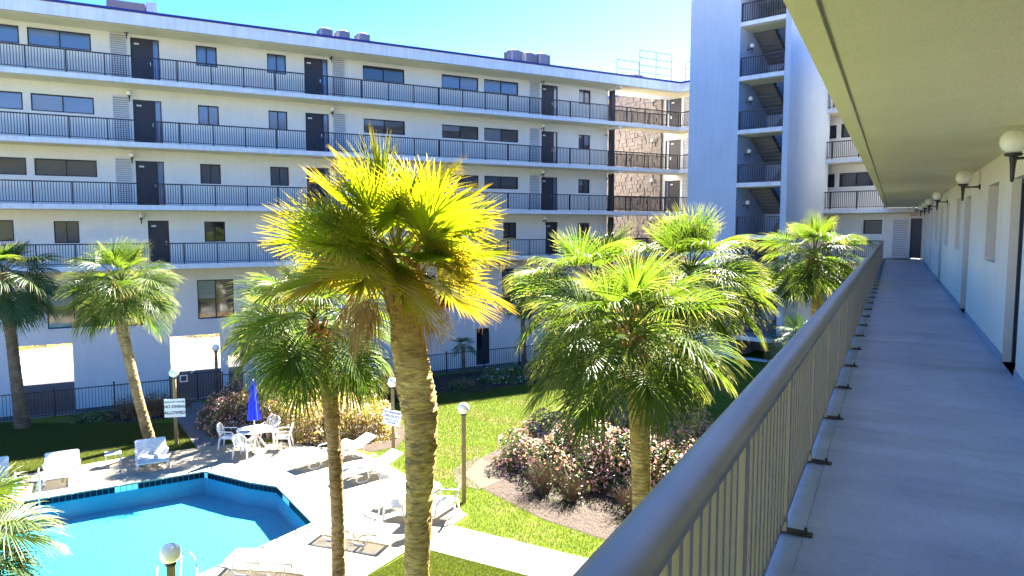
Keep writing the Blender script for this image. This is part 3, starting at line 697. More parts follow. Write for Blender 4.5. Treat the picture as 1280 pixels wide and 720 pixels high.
for (x, y, rz, s) in ((-5.3, 17.2, rad(58), '3 FT'), (-4.35, 19.2, rad(-58), '5 FT'), (-12.2, 21.6, rad(31), '5 FT'), (-8.0, 22.2, rad(-28), '5 FT')):
    o = add('depth_marking', text_mesh('depth_marking', s, .17, M['signk']), None, (x, y, .0365), rz); o['kind'] = 'structure'
# ================= FENCE =================
fa = math.atan2(fd.y, fd.x); F0 = Vector((-30., 22.7)); FL = 43.8
fence = thing('iron_fence', 'long black picket fence along the foot of the cream building', 'fence', (F0.x, F0.y, 0), fa)
pk = MB().box(-.009, .009, -.009, .009, .06, 1.07).mesh('picket', M['dark']); fp = MB().box(-.03, .03, -.03, .03, -.02, 1.2).lathe([(.045, 1.2), (.045, 1.22), (.0, 1.25)], 4).mesh('post', M['dark'])
gx0, gx1 = 17.2, 19.35
rest = MB()
for a, b in ((0, gx0), (gx1, FL)):
    for z0, z1 in ((.10, .13), (1.07, 1.11)): MB().box(a, b, -.018, .018, z0, z1).obj('rail', M['dark'], fence)
    m = round((b-a)/2.15)
    for i in range(m+1): add('post', fp, fence, (a+(b-a)*i/m, 0, 0))
    k = int((b-a)/.118)
    for i in range(1, k):
        x = a+(b-a)*i/k
        if x > 33 or x < 4: rest.box(x-.009, x+.009, -.009, .009, .06, 1.07)
        else: add('picket', pk, fence, (x, 0, 0))
stuff(rest.obj('end_pickets', M['dark'], fence))
p = F0+fd*(gx0+.05)
gt = thing('fence_gate', 'black metal gate with a small notice where the sidewalk meets the fence', 'gate', (p.x, p.y, 0), fa)
W_ = gx1-gx0-.1
MB().box(0, .05, -.02, .02, .05, 1.3).box(W_-.05, W_, -.02, .02, .05, 1.3).box(.05, W_-.05, -.018, .018, .06, .10).box(.05, W_-.05, -.018, .018, 1.25, 1.29).box(1.02, 1.08, -.019, .019, .1, 1.25).obj('gate_frame', M['dark'], gt)
for k in range(17):
    x = .11+k*.118
    if abs(x-1.05) > .05: add('picket', MB().box(-.009, .009, -.009, .009, .1, 1.25).mesh('picket', M['dark']) if 'gp' not in _cache else _cache['gp'], gt, (x, 0, 0))
o = MB().box(-.16, .16, -.012, .0, -.16, .16).obj('notice', M['signw'], gt, (.5, -.03, 1.1))
MB().box(-.11, .11, -.016, -.012, -.11, .11).obj('notice_print', M['signk'], o)
# ================= LAMP POSTS AND SIGNS =================
def lamp_post(x, y, h, label, m='wood', thick=.055):
    t = thing('lamp_post', label, 'lamp post', (x, y, 0), rad(12), 'globe lamp posts round the pool')
    MB().box(-thick, thick, -thick, thick, -.05, h-.2).obj('post', M[m], t)
    MB().lathe([(.07, h-.2), (.09, h-.19), (.09, h-.15), (.06, h-.14)], 16).obj('collar', M['dark'], t)
    MB().sphere(.165, (0, 0, h)).obj('globe', M['lens'], t, smooth=True)
    return t
lamp_post(-12.0, 25.2, 2.62, 'globe lamp on a timber post carrying the no diving sign')
lamp_post(-1.36, 19.83, 2.72, 'globe lamp on a slim timber post at the edge of the sunny lawn')
lamp_post(-4.0, 23.72, 2.6, 'globe lamp on a timber post behind the thick palm trunk, with a white notice')
lamp_post(-13.48, 32.4, 2.3, 'globe lamp on a grey post behind the fence gate', 'barkg')
lamp_post(-5.46, 11.1, 2.6, 'nearest globe lamp rising at the bottom edge over the pool')
def sign(x, y, z, rz, w_, h_, lines, m, label, tilt=0):
    t = thing('sign', label, 'sign', (x, y, z), (rz)); t.rotation_euler = (0, tilt, rz)
    MB().box(-w_/2, w_/2, 0, .015, -h_/2, h_/2).obj('board', M['signw'], t)
    for txt, size, dz in lines: add('lettering', text_mesh('lettering', txt, size, M[m], .001), t, (0, -.004, dz), (PI/2, 0, 0))
    return t
sign(-11.98, 25.12, 1.37, rad(10), .70, .66, [('SHALLOW WATER', .08, .22), ('NO DIVING', .14, .05), ('ALLOWED', .15, -.17)], 'signk', 'square white sign reading no diving allowed on the left timber lamp post')
sign(-4.02, 23.62, 1.42, rad(-14), .62, .52, [('NO LIFEGUARD', .085, .18), ('ON DUTY', .12, .05), ('SWIM AT YOUR', .07, -.08), ('OWN RISK', .07, -.17)], 'signb', 'white sign with blue lettering beside the thick palm trunk', rad(8))
# ================= POOL FURNITURE =================
def chair():
    t = thing('plastic_chair', '', 'chair', (0, 0, 0))   # faces +X
    s = MB(); s.box(-.22, .23, -.22, .22, .41, .435); s.box(-.2, .2, -.235, -.222, .38, .43); s.box(-.2, .2, .222, .235, .38, .43); s.obj('seat', M['plastic'], t)
    b = MB(); a0 = .14
    top = [(-.25-a0*.9*math.sin(PI*.5), .0, .9)]
    arc = []
    for k in range(13):
        u = -1+2*k/12; y = .24*u; z = .88-.13*abs(u)**2.6; arc.append((-.24-(z-.43)*.26, y, z))
    b.tube([(-.22, -.2, .42)]+arc+[(-.22, .2, .42)], .021, 6)
    for k in range(7):
        u = (k-3)/3.6; zt = .87-.13*abs(u)**2.6; zb = .46; y0, y1 = .10*u, .23*u
        p0 = Vector((-.235, y0*1.3, zb)); p1 = Vector((-.24-(zt-.43)*.26, y1, zt)); wv = Vector((0, .014, 0)); th = Vector((.01, 0, 0))
        b.quad([p0-wv, p0+wv, p1+wv, p1-wv]); b.quad([p0-wv-th, p1-wv-th, p1+wv-th, p0+wv-th])
    b.obj('backrest', M['plastic'], t)
    for sy in (-1, 1):
        MB().tube([(-.30, sy*.24, .66), (-.1, sy*.28, .655), (.15, sy*.29, .65), (.23, sy*.28, .62), (.24, sy*.26, .43)], .022, 6).obj('armrest', M['plastic'], t)
        for sx in (-1, 1):
            x_ = -.24 if sx < 0 else .22
            l = MB(); i = 0
            l.v = [(x_-.03, sy*.22-.03, .42), (x_+.03, sy*.22-.03, .42), (x_+.03, sy*.22+.03, .42), (x_-.03, sy*.22+.03, .42), (x_+sx*.07-.014, sy*.26-.014, 0), (x_+sx*.07+.014, sy*.26-.014, 0), (x_+sx*.07+.014, sy*.26+.014, 0), (x_+sx*.07-.014, sy*.26+.014, 0)]
            l.f = [(0, 1, 2, 3), (7, 6, 5, 4), (4, 5, 1, 0), (5, 6, 2, 1), (6, 7, 3, 2), (7, 4, 0, 3)]
            l.obj('leg', M['plastic'], t)
    return t
DZ = .036
proto = chair(); GC = 'white plastic chairs by the pool'
spots = [((-9.93, 24.75), (.97, -.0), 'white plastic chair on the left side of the umbrella table'), ((-9.05, 23.75), (.1, .9), 'white plastic chair in front of the umbrella table, its back to the pool'), ((-8.05, 24.75), (-.97, -.1), 'white plastic chair on the right side of the umbrella table'), ((-8.75, 25.5), (-.1, -.9), 'white plastic chair between the umbrella table and the pink hedge'),
         ((-3.30, 19.55), (.7, -.6), 'white plastic chair at the far left of the table behind the thick trunk'), ((-3.2, 18.55), (.7, .3), 'white plastic chair nearest the pool at the table behind the thick trunk'), ((-1.75, 18.75), (-.9, .1), 'white plastic chair at the lawn side of the table behind the thick trunk')]
for i, (p, d, lb) in enumerate(spots):
    rz = math.atan2(d[1], d[0])
    if i == 0: proto.location = (*p, DZ); proto.rotation_euler = (0, 0, rz); proto['label'] = lb; proto['group'] = GC
    else: dup(proto, (*p, DZ), rz, lb, GC)
def table(x, y, label):
    t = thing('round_table', label, 'table', (x, y, DZ))
    MB().lathe([(.03, .66), (.5, .685), (.58, .70), (.60, .715), (.595, .73), (.03, .735)], 36).obj('tabletop', M['plastic'], t, smooth=False)
    MB().lathe([(.045, .1), (.045, .66)], 12).obj('column', M['plastic'], t)
    for k in range(4):
        a = PI/4+k*PI/2; c, s = math.cos(a), math.sin(a)
        MB().tube([(.03*c, .03*s, .62), (.16*c, .16*s, .40), (.40*c, .40*s, .03), (.46*c, .46*s, .0)], [.03, .032, .034, .02], 6).obj('leg', M['plastic'], t)
    return t
table(-8.97, 24.57, 'round white plastic table pierced by the closed blue umbrella')
table(-2.50, 18.95, 'round white plastic table half hidden by the thick palm trunk')
um = thing('umbrella', 'closed blue patio umbrella standing in the round white table', 'umbrella', (-8.97, 24.57, DZ))
MB().tube([(0, 0, .0), (0, 0, 2.5)], .022, 10).obj('pole', M['plastic'], um)
u = MB(); nn = 32; prf = [(.03, 2.44), (.08, 2.2), (.13, 1.8), (.17, 1.4), (.205, 1.12), (.20, 1.08)]
for r_, z in prf:
    for j in range(nn): a = 2*PI*j/nn; rr = r_*(1+.22*math.cos(a*8)+.06*math.sin(a*3+z*2)); u.v.append((rr*math.cos(a), rr*math.sin(a), z))
for k in range(len(prf)-1):
    for j in range(nn): u.f.append((k*nn+j, (k+1)*nn+j, (k+1)*nn+(j+1) % nn, k*nn+(j+1) % nn))
u.obj('canopy', M['blue'], um)
MB().sphere(.035, (0, 0, 2.5), 12).obj('finial', M['plastic'], um)
def lounger(label, x, y, d, back, arms=False, rings=False):
    t = thing('sun_lounger', label, 'sun lounger', (x, y, DZ), math.atan2(d[1], d[0]), 'white slatted sun loungers on the pool deck')   # head at +X
    h = .33; L_ = 1.25; bl = .68; w_ = .30
    f = MB()
    for s in (-1, 1): f.tube([(-.95, s*w_, h-.02), (-.6, s*w_, h), (.3, s*w_, h), ], .024, 6)
    f.box(-.96, -.90, -w_, w_, h-.03, h+.0); f.obj('frame', M['plastic'], t)
    sl = MB(); k = -.9
    while k < .28: sl.box(k, k+.058, -w_+.02, w_-.02, h, h+.018); k += .078
    stuff(sl.obj('slats', M['plastic'], t))
    b = MB(); ca, sa = math.cos(back), math.sin(back)
    bb = MB(); k = .03
    for s in (-1, 1): bb.box(0, bl, s*w_-.025, s*w_+.025, -.03, .01)
    bb.box(bl-.05, bl+.03, -w_, w_, -.028, .012)
    while k < bl-.1: bb.box(k, k+.058, -w_+.02, w_-.02, -.005, .013); k += .078
    bb.v = [(x_*ca-z_*sa, y_, x_*sa+z_*ca) for x_, y_, z_ in bb.v]
    bb.obj('backrest', M['plastic'], t, (.30, 0, h))
    for s in (-1, 1):
        MB().tube([(-.72, s*w_, h-.02), (-.78, s*(w_+.02), .1), (-.66, s*(w_+.02), .02), (-.42, s*(w_+.02), .02), (-.34, s*(w_+.02), .12), (-.36, s*w_, h-.02)], .024, 6).obj('leg', M['plastic'], t)
        MB().tube([(.1, s*w_, h-.02), (.0, s*(w_+.02), .1), (.1, s*(w_+.02), .02), (.36, s*(w_+.02), .02), (.46, s*(w_+.02), .14), (.42, s*w_, h-.02)], .024, 6).obj('leg', M['plastic'], t)
        if arms: MB().tube([(-.08, s*w_, h), (-.06, s*(w_+.03), h+.17), (.0, s*(w_+.03), h+.2), (.3, s*(w_+.03), h+.2), (.38, s*(w_+.03), h+.16), (.40, s*w_, h)], .022, 6).obj('armrest', M['plastic'], t)
    return t
fx, fy = -.5, .86
lounger('white lounger with raised back, second from the left on the far pool deck', -13.85, 21.6, (fx, fy), rad(40), True).scale = (.78, 1.42, .9)
lounger('white lounger with raised back, in front of the leaning palm trunk', -11.75, 22.95, (fx, fy), rad(40), True).scale = (.78, 1.42, .9)
lounger('white lounger with raised back, cut off by the left edge of the picture', -15.6, 20.9, (fx, fy), rad(40), True).scale = (.78, 1.42, .9)
lounger('flat white slatted lounger right of the pool corner, behind the slim trunk', -3.85, 17.35, (.93, -.30), rad(3), True)
lounger('white lounger with low raised back lying behind the slim palm trunk near the hedge', -6.15, 23.15, (.70, .71), rad(18), True)
lounger('white lounger with a striped towel, beside the lawn and the leaning white notice', -4.35, 21.9, (.72, .69), rad(22), True)
lounger('white lounger behind two others against the hedge, back raised', -5.55, 23.75, (.72, .69), rad(22))
lounger('white lounger at the bottom edge of the picture beside the pool', -5.45, 15.7, (.98, -.1), rad(8), True)
st_ = thing('side_table', 'small white low table between the two loungers on the far deck', 'side table', (-13.05, 23.0, DZ), rad(30))
MB().box(-.24, .24, -.2, .2, .36, .39).obj('tabletop', M['plastic'], st_)
for sx in (-1, 1):
    for sy in (-1, 1): MB().box(sx*.21-.02, sx*.21+.02, sy*.17-.02, sy*.17+.02, 0, .36).obj('leg', M['plastic'], st_)
MB().box(-.19, .19, -.015, .015, .1, .13).obj('stretcher', M['plastic'], st_)
tw_ = MB()
for k in range(7): tw_.box(-.14, .14, -.16+k*.05, -.135+k*.05, 0, .012)
o = tw_.obj('folded_towel', M['signb'], None, (-4.65, 21.62, DZ+.352), math.atan2(.69, .72)); tag(o, 'blue striped towel lying on the lounger beside the lawn', 'towel')
def ladder(x, y, rz, label):
    t = thing('pool_ladder', label, 'pool ladder', (x, y, 0), rz)   # +X towards the water
    for s in (-1, 1):
        pts = [(-.55, s*.28, .0), (-.55, s*.28, .6)]+[(-.55+.28*(1-math.cos(a)), s*.28, .6+.26*math.sin(a)) for a in (rad(40), rad(80), rad(110), rad(145))]+[(.0, s*.28, .5), (.08, s*.28, -.1), (.08, s*.28, -.85)]
        MB().tube(pts, .024, 8).obj('handrail', M['steel'], t)
    for k in range(3): MB().box(.02, .14, -.26, .26, -.28-.25*k, -.25-.25*k).obj('tread', M['steel'], t)
    return t
ladder(-13.75, 19.85, rad(-59), 'stainless pool ladder on the far left side of the pool')
ladder(-7.3, 14.75, rad(150), 'stainless pool handrail just showing at the bottom edge of the picture')
# ================= ROOFTOP THINGS =================
def ac(s, t, label, k=1.):
    p = PL+eL*s+bL*t; z = ROOF+.22
    o = thing('air_conditioner', label, 'air conditioner', (p.x, p.y, z), aL+.1, 'condenser units on the roof')
    W2 = .42*k; H = .95*k
    b = MB().box(-W2+.03, W2-.03, -W2+.03, W2-.03, .05, H); b.obj('coil', M['acgrille'], o)
    for sx in (-1, 1):
        for sy in (-1, 1): MB().box(sx*W2-.04, sx*W2+.04, sy*W2-.04, sy*W2+.04, 0, H).obj('corner_post', M['ac'], o)
    MB().box(-W2*.9, W2*.9, -W2*.9, W2*.9, -.25, 0).obj('stand', M['ac'], o)
    MB().lathe([(W2*1.15, H+.002), (W2*1.15, H+.04), (W2*.9, H+.08), (W2*.8, H+.09)], 8).obj('lid', M['ac'], o)
    return o
for s, t, lb in ((1.2, 1.9, 'leftmost of the three grey condensers on the middle of the roof'), (2.35, 2.1, 'low middle one of the three grey condensers on the roof'), (3.3, 1.9, 'rightmost of the three grey condensers on the middle of the roof'),
                 (-11.2, 1.9, 'left one of the small condensers far back on the roof'), (-10.2, 1.9, 'middle one of the small condensers far back on the roof'), (-9.0, 1.9, 'right one of the small condensers far back on the roof')):
    o = ac(s, t, lb, 1.0 if s > 0 else .75)
p = PL+eL*13.2+bL*4.5
o = ac(13.4, 4.6, 'grey condenser peeping from behind the stair tower at roof level', 1.2)
p = PL+eL*-20.9+bL*4.
ph = thing('roof_housing', 'small brown and white rooftop housing at the top left', 'roof housing', (p.x, p.y, ROOF), aL)
MB().box(-1.1, .7, 0, 2, 0, 1.6).obj('body', M['brick'], ph); MB().box(.75, 1.25, -.1, 2, 0, 1.7).obj('pier', M['white'], ph)
MB().box(-3.2, -1.2, .2, 1.2, 0, 1.2).obj('vent_block', M['acgrille'], ph); MB().box(-3.5, 1.5, 2.1, 2.3, 0, 1.5).obj('back_panel', M['trim'], ph)
# roof rails above the bridge
rr = thing('roof_railing', 'bright metal pipe railing standing on the roof beside the stair tower', 'railing', (PL.x, PL.y, ROOF+.10), aL)
def pipes(x0, x1, y, h, nn, m='steel'):
    for k in range(nn): MB().tube([(x0, y, h*(k+1)/nn), (x1, y, h*(k+1)/nn)], .028, 6).obj('pipe', M[m], rr)
    for x in (x0, x1): MB().tube([(x, y, 0), (x, y, h)], .03, 6).obj('post', M['ac'], rr)
pipes(8.6, 10.55, .5, 1.15, 2); pipes(10.6, 13.55, .5, 2.0, 4)
o = MB()
pp = [toL(K+eW*.1+bW*.5), toL(K+eW*3.5+bW*.5)]
for k in range(3):
    MB().tube([(pp[0][0], pp[0][1], .5*(k+1)), (pp[1][0], pp[1][1], .5*(k+1))], .028, 6).obj('pipe', M['steel'], rr)
MB().tube([(pp[0][0], pp[0][1], 0), (pp[0][0], pp[0][1], 1.5)], .03, 6).obj('post', M['ac'], rr)
MB().tube([(12.1, .5, 0), (12.1, .5, 2.0)], .03, 6).obj('post', M['ac'], rr)

# ================= PALMS =================
UV = []
def frond_mesh(seed, elev, m, R=1.05, pet=.8, nseg=40, span=112, droop=.9, fold=.35, w0=1.0, threads=True, bend=.06, split=.36):
    """costapalmate fan leaf growing from the origin along +X, tilted up by elev; every segment is a folded tapering strip"""
    rg = random.Random(seed); mb = MB(); mb.uv = []
    e = rad(elev); d = Vector((math.cos(e), 0, math.sin(e))); p = Vector((0, 0, 0)); pts = [p.copy()]
    for k in range(5):
        d = (d+Vector((0, 0, -bend*(1+k*.4)))*(1 if elev > -20 else .3)).normalized(); p = p+d*pet/5; pts.append(p.copy())
    def face(vs, uvs):
        i = len(mb.v); mb.v += [tuple(v) for v in vs]; mb.f.append(tuple(range(i, i+len(vs)))); mb.uv += uvs
    side = Vector((0, 1, 0))
    for a, b in zip(pts, pts[1:]):
        up = (b-a).cross(side).normalized()*-.012; wv = side*.017
        face([a-wv, a+wv, b+wv, b-wv], [(0, .1)]*4); face([a-wv, a-up*1.6, b-up*1.6, b-wv], [(0, .1)]*4); face([a-up*1.6, a+wv, b+wv, b-up*1.6], [(0, .1)]*4)
    H = pts[-1]; X = d.normalized(); Y = side; Z = X.cross(Y)
    costa = lambda u: H+X*(.34*R*u)+Vector((0, 0, -1))*(.13*R*u*u)
    st = [0., .22, .45, .64, .82, .95, 1.0]; da = rad(span)*2/nseg
    for i in range(nseg+1):
        f = -1+2*i/nseg; a = f*rad(span)*(1+rg.uniform(-.012, .012))
        c = 1-abs(f); o = costa(c**.8)
        dr = (X*math.cos(a)+Y*math.sin(a)+Z*fold*abs(math.sin(a))*(.6+.4*abs(f))).normalized()
        L_ = R*(.80+.26*math.cos(a*.75))*rg.uniform(.9, 1.06)*(1-.28*c**2*.34/.34)
        rv = rg.random(); dp = droop*rg.uniform(.7, 1.3); tw = rg.uniform(-.10, .10)
        q = o.copy(); dd = dr.copy(); path = [q.copy()]; dirs = [dd.copy()]
        for s0, s1 in zip(st, st[1:]):
            dd = (dd+Vector((0, 0, -1))*dp*(s1-s0)*(s1**1.3)*1.9+Y*tw*(s1-s0)).normalized(); q = q+dd*L_*(s1-s0); path.append(q.copy()); dirs.append(dd.copy())
        prev = None
        for k, (P, D, s_) in enumerate(zip(path, dirs, st)):
            if s_ <= split: wd = L_*s_*da*.50+.005
            else: wd = (L_*split*da*.50+.005)*max(.04, (1-(s_-split)/(1-split)))**.8
            wd *= w0; T = Vector((-math.sin(a), math.cos(a), 0)); T = (X*T.x+Y*T.y).normalized(); T = (T-D*T.dot(D)).normalized(); U = D.cross(T).normalized()
            if U.z < 0: U = -U
            cur = (P-T*wd+U*wd*.35, P-U*wd*.25, P+T*wd+U*wd*.35, s_)
            if prev:
                u0, u1 = prev[3], s_
                face([prev[0], prev[1], cur[1], cur[0]], [(u0, rv), (u0, rv), (u1, rv), (u1, rv)])
                face([prev[1], prev[2], cur[2], cur[1]], [(u0, rv), (u0, rv), (u1, rv), (u1, rv)])
            prev = cur
        if threads and rg.random() < .55:     # loose pale fibre hanging off the split
            P = path[3]; D = dirs[3]; e1 = P+D*.18*R+Vector((rg.uniform(-.06, .06), rg.uniform(-.06, .06), -.10)); e2 = e1+Vector((rg.uniform(-.05, .05), rg.uniform(-.05, .05), -.12)); wv = Vector((0, .003, .003))
            face([P-wv, P+wv, e1+wv, e1-wv], [(1, rv)]*4); face([e1-wv, e1+wv, e2+wv*.3, e2-wv*.3], [(1, rv)]*4)
    me = mb.mesh('frond', M[m]); return me
_fr = {}
def frond(elev, m, var, R=1.05, kind='a'):
    el = min((88, 70, 52, 35, 18, 0, -18, -38, -62), key=lambda v: abs(v-elev)); k = (el, m, var, R, kind)
    if k not in _fr:
        if kind == 'dead': _fr[k] = frond_mesh(hash((el, var)) & 255, el, m, R, .75, 30, 70, 2.2, .2, .8)
        elif el >= 70: _fr[k] = frond_mesh(el+var*7, el, m, R, .62, 34, 52 if el > 80 else 72, .30, .25)
        elif kind == 'stiff': _fr[k] = frond_mesh(el+var*7, el, m, R, .72, 46, 122, .16, .20, w0=1.25, bend=.025, split=.40)
        else: _fr[k] = frond_mesh(el+var*7, el, m, R, .80, 40, 112, .95 if el > 0 else 1.25, .40)
    return _fr[k]
def trunk_mesh(pts, radii, bark, seed=0, ring=.045, amp=.06, boots=None):
    rg = random.Random(seed); P = [Vector(p) for p in pts]; seg = [0.]
    for a, b in zip(P, P[1:]): seg.append(seg[-1]+(b-a).length)
    T = seg[-1]; n = max(10, int(T/ring*2)); nn = 26; mb = MB()
    nz = [rg.uniform(-1, 1) for _ in range(999)]
    for k in range(n+1):
        s = T*k/n; j = max(i for i in range(len(seg)-1) if seg[i] <= s+1e-9); u = (s-seg[j])/(seg[j+1]-seg[j]); u2 = u*u*(3-2*u)
        # catmull-rom
        p0, p1, p2, p3 = P[max(j-1, 0)], P[j], P[j+1], P[min(j+2, len(P)-1)]
        c = .5*((2*p1)+(p2-p0)*u+(2*p0-5*p1+4*p2-p3)*u*u+(3*p1-p0-3*p2+p3)*u**3)
        r = radii[j]*(1-u2)+radii[j+1]*u2; r *= 1+(amp if k % 2 else -amp*.3)*rg.uniform(.2, 1)
        for i in range(nn):
            a = 2*PI*i/nn; rr = r*(1+.035*math.sin(a*3+s*1.7)+.03*nz[(i*7+k//2*13) % 999]+.02*nz[(i+k*29) % 999]); mb.v.append((c.x+rr*math.cos(a), c.y+rr*math.sin(a), c.z+.018*nz[(i*3+k*5) % 999]*1.2))
    for k in range(n):
        for i in range(nn): mb.f.append((k*nn+i, k*nn+(i+1) % nn, (k+1)*nn+(i+1) % nn, (k+1)*nn+i))
    return mb.mesh('trunk', M[bark], True)
def palm(name, label, base, path, radii, hub, nf, scale, m='leaf', bark='bark2', seed=1, kind='a', low=-45, dead=(), boots=26, up=3, top=(), shift=()):
    rg = random.Random(seed)
    t = thing(name, label, 'palm tree', base, 0, 'fan palms of the courtyard')
    loc = lambda p: (p[0]-base[0], p[1]-base[1], p[2]-base[2])
    pts = [loc(p) for p in [base]+path]
    add('trunk', trunk_mesh(pts, radii, bark, seed), t)
    hb = Vector(loc(hub)); tp = Vector(pts[-1]); rt = radii[-1]
    # leaf boots wrapped round the top of the trunk
    for ring in range(2):
        key = ('boot', ring, bark)
    key = ('boot', bark)
    if key not in _cache:
        b = MB(); b.v = [(0, -.055, -.05), (0, .055, -.05), (.03, .035, -.05), (.03, -.035, -.05), (.07, -.035, .24), (.07, .035, .24), (.10, .022, .25), (.10, -.022, .25), (.02, -.05, .1), (.02, .05, .1)]
        b.f = [(0, 1, 2, 3), (3, 2, 6, 7), (0, 3, 7, 4, 8), (1, 9, 5, 6, 2), (8, 4, 5, 9), (0, 8, 9, 1), (4, 7, 6, 5)]
        _cache[key] = b.mesh('leaf_base', M['boot'])
    for k in range(boots):
        a = k*2.39996+rg.uniform(-.1, .1); u = k/boots; z = tp.z-.75*scale+.85*scale*u; q = tp+(hb-tp)*max(0, (z-tp.z))/max(.01, (hb.z-tp.z+.01)) if z > tp.z else tp+(Vector(pts[-2])-tp)*min(1, (tp.z-z)/max(.01, tp.z-pts[-2][2]))
        o = add('leaf_base', _cache[key], t, (q.x+rt*.86*math.cos(a), q.y+rt*.86*math.sin(a), z)); o.rotation_euler = (0, rg.uniform(-.12, .3), a); s_ = scale*rg.uniform(.8, 1.2); o.scale = (s_, s_*1.2, s_)
    for k in range(nf):
        u = (k+.5)/nf; el = 88-(88-low)*u**.82+rg.uniform(-7, 7); a = k*2.39996+seed+rg.uniform(-.2, .2)
        mm = m[min(len(m)-1, int(u*len(m)))] if isinstance(m, tuple) else m
        o = add('frond', frond(el, mm, rg.randrange(3), 1.05, kind), t, tuple(hb+Vector((math.cos(a), math.sin(a), 0))*rt*.4*u+Vector((0, 0, -.25*u*scale))))
        rl_ = .25 if u < .15 else (.95 if kind == 'stiff' else .45); o.rotation_euler = (rg.uniform(-rl_, rl_), rg.uniform(-.17, .17), a); s_ = scale*rg.uniform(.88, 1.1)*((.85 if kind == 'a' else 1.08) if u < .16 else 1); o.scale = (s_,)*3
    for k, (a, el) in enumerate(dead):
        o = add('frond', frond(el, 'leaf_b', k % 3, 1.05, 'dead'), t, tuple(hb+Vector((math.cos(a)*rt*.6, math.sin(a)*rt*.6, -.3*scale)))); o.rotation_euler = (rg.uniform(-.2, .2), 0, a); o.scale = (scale*rg.uniform(.62, .8),)*3
        o['label'] = 'dead brown frond hanging down'
    for k in range(int(9*scale)):     # wispy old flower stalks in the heart of the crown
        a = rg.uniform(0, 6.28); l = rg.uniform(.7, 1.1)*scale
        mb = MB(); mb.tube([(0, 0, 0), (l*.4*math.cos(a), l*.4*math.sin(a), l*.5), (l*.8*math.cos(a), l*.8*math.sin(a), l*.25), (l*math.cos(a+.1), l*math.sin(a+.1), -l*.15)], [.012, .009, .006, .003], 4)
        mb.obj('flower_stalk', M['deadtwig'] if k % 2 else M['boot'], t, tuple(hb))
    return t
palm('palm_tree', 'tall yellow green fan palm with the thick golden trunk in the foreground', (-1.45, 10.5, 0), [(-1.45, 10.5, 1.2), (-1.44, 10.5, 2.5), (-1.40, 10.5, 3.6), (-1.36, 10.5, 4.75), (-1.38, 10.5, 5.1), (-1.43, 10.5, 5.45), (-1.50, 10.5, 5.95), (-1.56, 10.5, 6.43), (-1.585, 10.5, 6.8), (-1.6, 10.5, 7.25)],
     [.24, .19, .185, .20, .235, .262, .275, .255, .215, .25, .22], (-1.70, 10.5, 7.50), 36, .98, ('leaf_y', 'leaf_y', 'leaf_y', 'leaf_y', 'leaf_y', 'leaf_o'), 'bark', 3, 'stiff', -12, dead=((3.7, -62), (4.0, -50), (3.4, -62), (4.3, -62), (3.1, -38), (3.9, -38), (-.9, -50)), boots=64)
palm('palm_tree', 'slim trunked green fan palm between the thick palm and the umbrella', (-3.36, 13.3, 0), [(-3.33, 13.3, 1.1), (-3.32, 13.3, 2.2), (-3.36, 13.3, 3.63), (-3.43, 13.3, 4.55), (-3.54, 13.3, 5.31), (-3.62, 13.3, 5.9)], [.16, .125, .122, .13, .145, .15, .14], (-3.66, 13.3, 6.15), 38, .96, 'leaf', 'bark2', 11, low=-38)
palm('palm_tree', 'green fan palm with a leaning trunk in front of the garage opening', (-13.0, 25.33, 0), [(-13.35, 25.33, 1.6), (-13.6, 25.33, 2.9), (-13.85, 25.33, 4.3), (-13.86, 25.33, 5.2), (-13.8, 25.33, 5.6)], [.20, .17, .17, .19, .21, .19], (-13.78, 25.33, 5.85), 36, 1.12, 'leaf', 'bark2', 5, low=-40)
palm('palm_tree', 'dark green fan palm with a grey trunk at the left edge', (-19.0, 27.4, 0), [(-19.15, 27.4, 2.), (-19.25, 27.4, 3.6), (-19.4, 27.4, 5.0), (-19.4, 27.4, 5.8)], [.27, .20, .19, .22, .20], (-19.4, 27.4, 6.0), 34, 1.2, ('leaf', 'leaf_d', 'leaf_d'), 'barkg', 7, low=-60)
palm('palm_tree', 'large green fan palm beside the handrail with an exposed shaggy top', (2.5, 13.0, 0), [(2.44, 13, 1.8), (2.39, 13., 3.1), (2.31, 13., 4.33), (2.22, 13., 5.2), (2.18, 13, 5.75)], [.19, .165, .16, .165, .19, .20], (2.16, 13.0, 5.95), 38, 1.12, 'leaf', 'bark', 9, low=-38, boots=44)
palm('palm_tree', 'green fan palm just left behind the large palm by the handrail', (3.12, 16.4, 0), [(3.08, 16.4, 2.), (2.98, 16.4, 3.6), (2.45, 16.4, 5.3), (1.95, 16.4, 6.2)], [.18, .15, .15, .16, .17], (1.87, 16.4, 6.45), 36, 1.14, 'leaf', 'bark2', 13, low=-50)
palm('palm_tree', 'tallest green fan palm in front of the stair tower', (3.5, 18.4, 0), [(3.45, 18.4, 2.6), (3.75, 18.4, 4.6), (4.5, 18.4, 6.3)], [.19, .16, .16, .18], (4.55, 18.4, 6.6), 40, 1.15, 'leaf', 'bark2', 17, low=-50)
palm('palm_tree', 'green fan palm with an orange trunk right of the stair tower', (10.2, 24., 0), [(10.22, 24., 3.), (10.22, 24., 5.4), (10.08, 24., 6.6)], [.22, .19, .19, .2], (10.05, 24., 6.9), 36, 1.05, 'leaf', 'bark', 19, low=-45)
palm('palm_tree', 'thin dark palm standing against the cream wall beside the fence', (.67, 39.6, 0), [(.62, 39.6, 1.8), (.55, 39.6, 3.7)], [.15, .12, .11], (.53, 39.6, 3.85), 26, .75, 'leaf_d', 'barkg', 23, low=-35, boots=10)
palm('palm_tree', 'tiny dark palm with a short stem in the mulch bed by the fence', (-2.57, 37.7, 0), [(-2.58, 37.7, .7), (-2.6, 37.7, 1.45)], [.11, .10, .10], (-2.6, 37.7, 1.5), 16, .42, 'leaf_d', 'barkg', 29, low=0, boots=6)
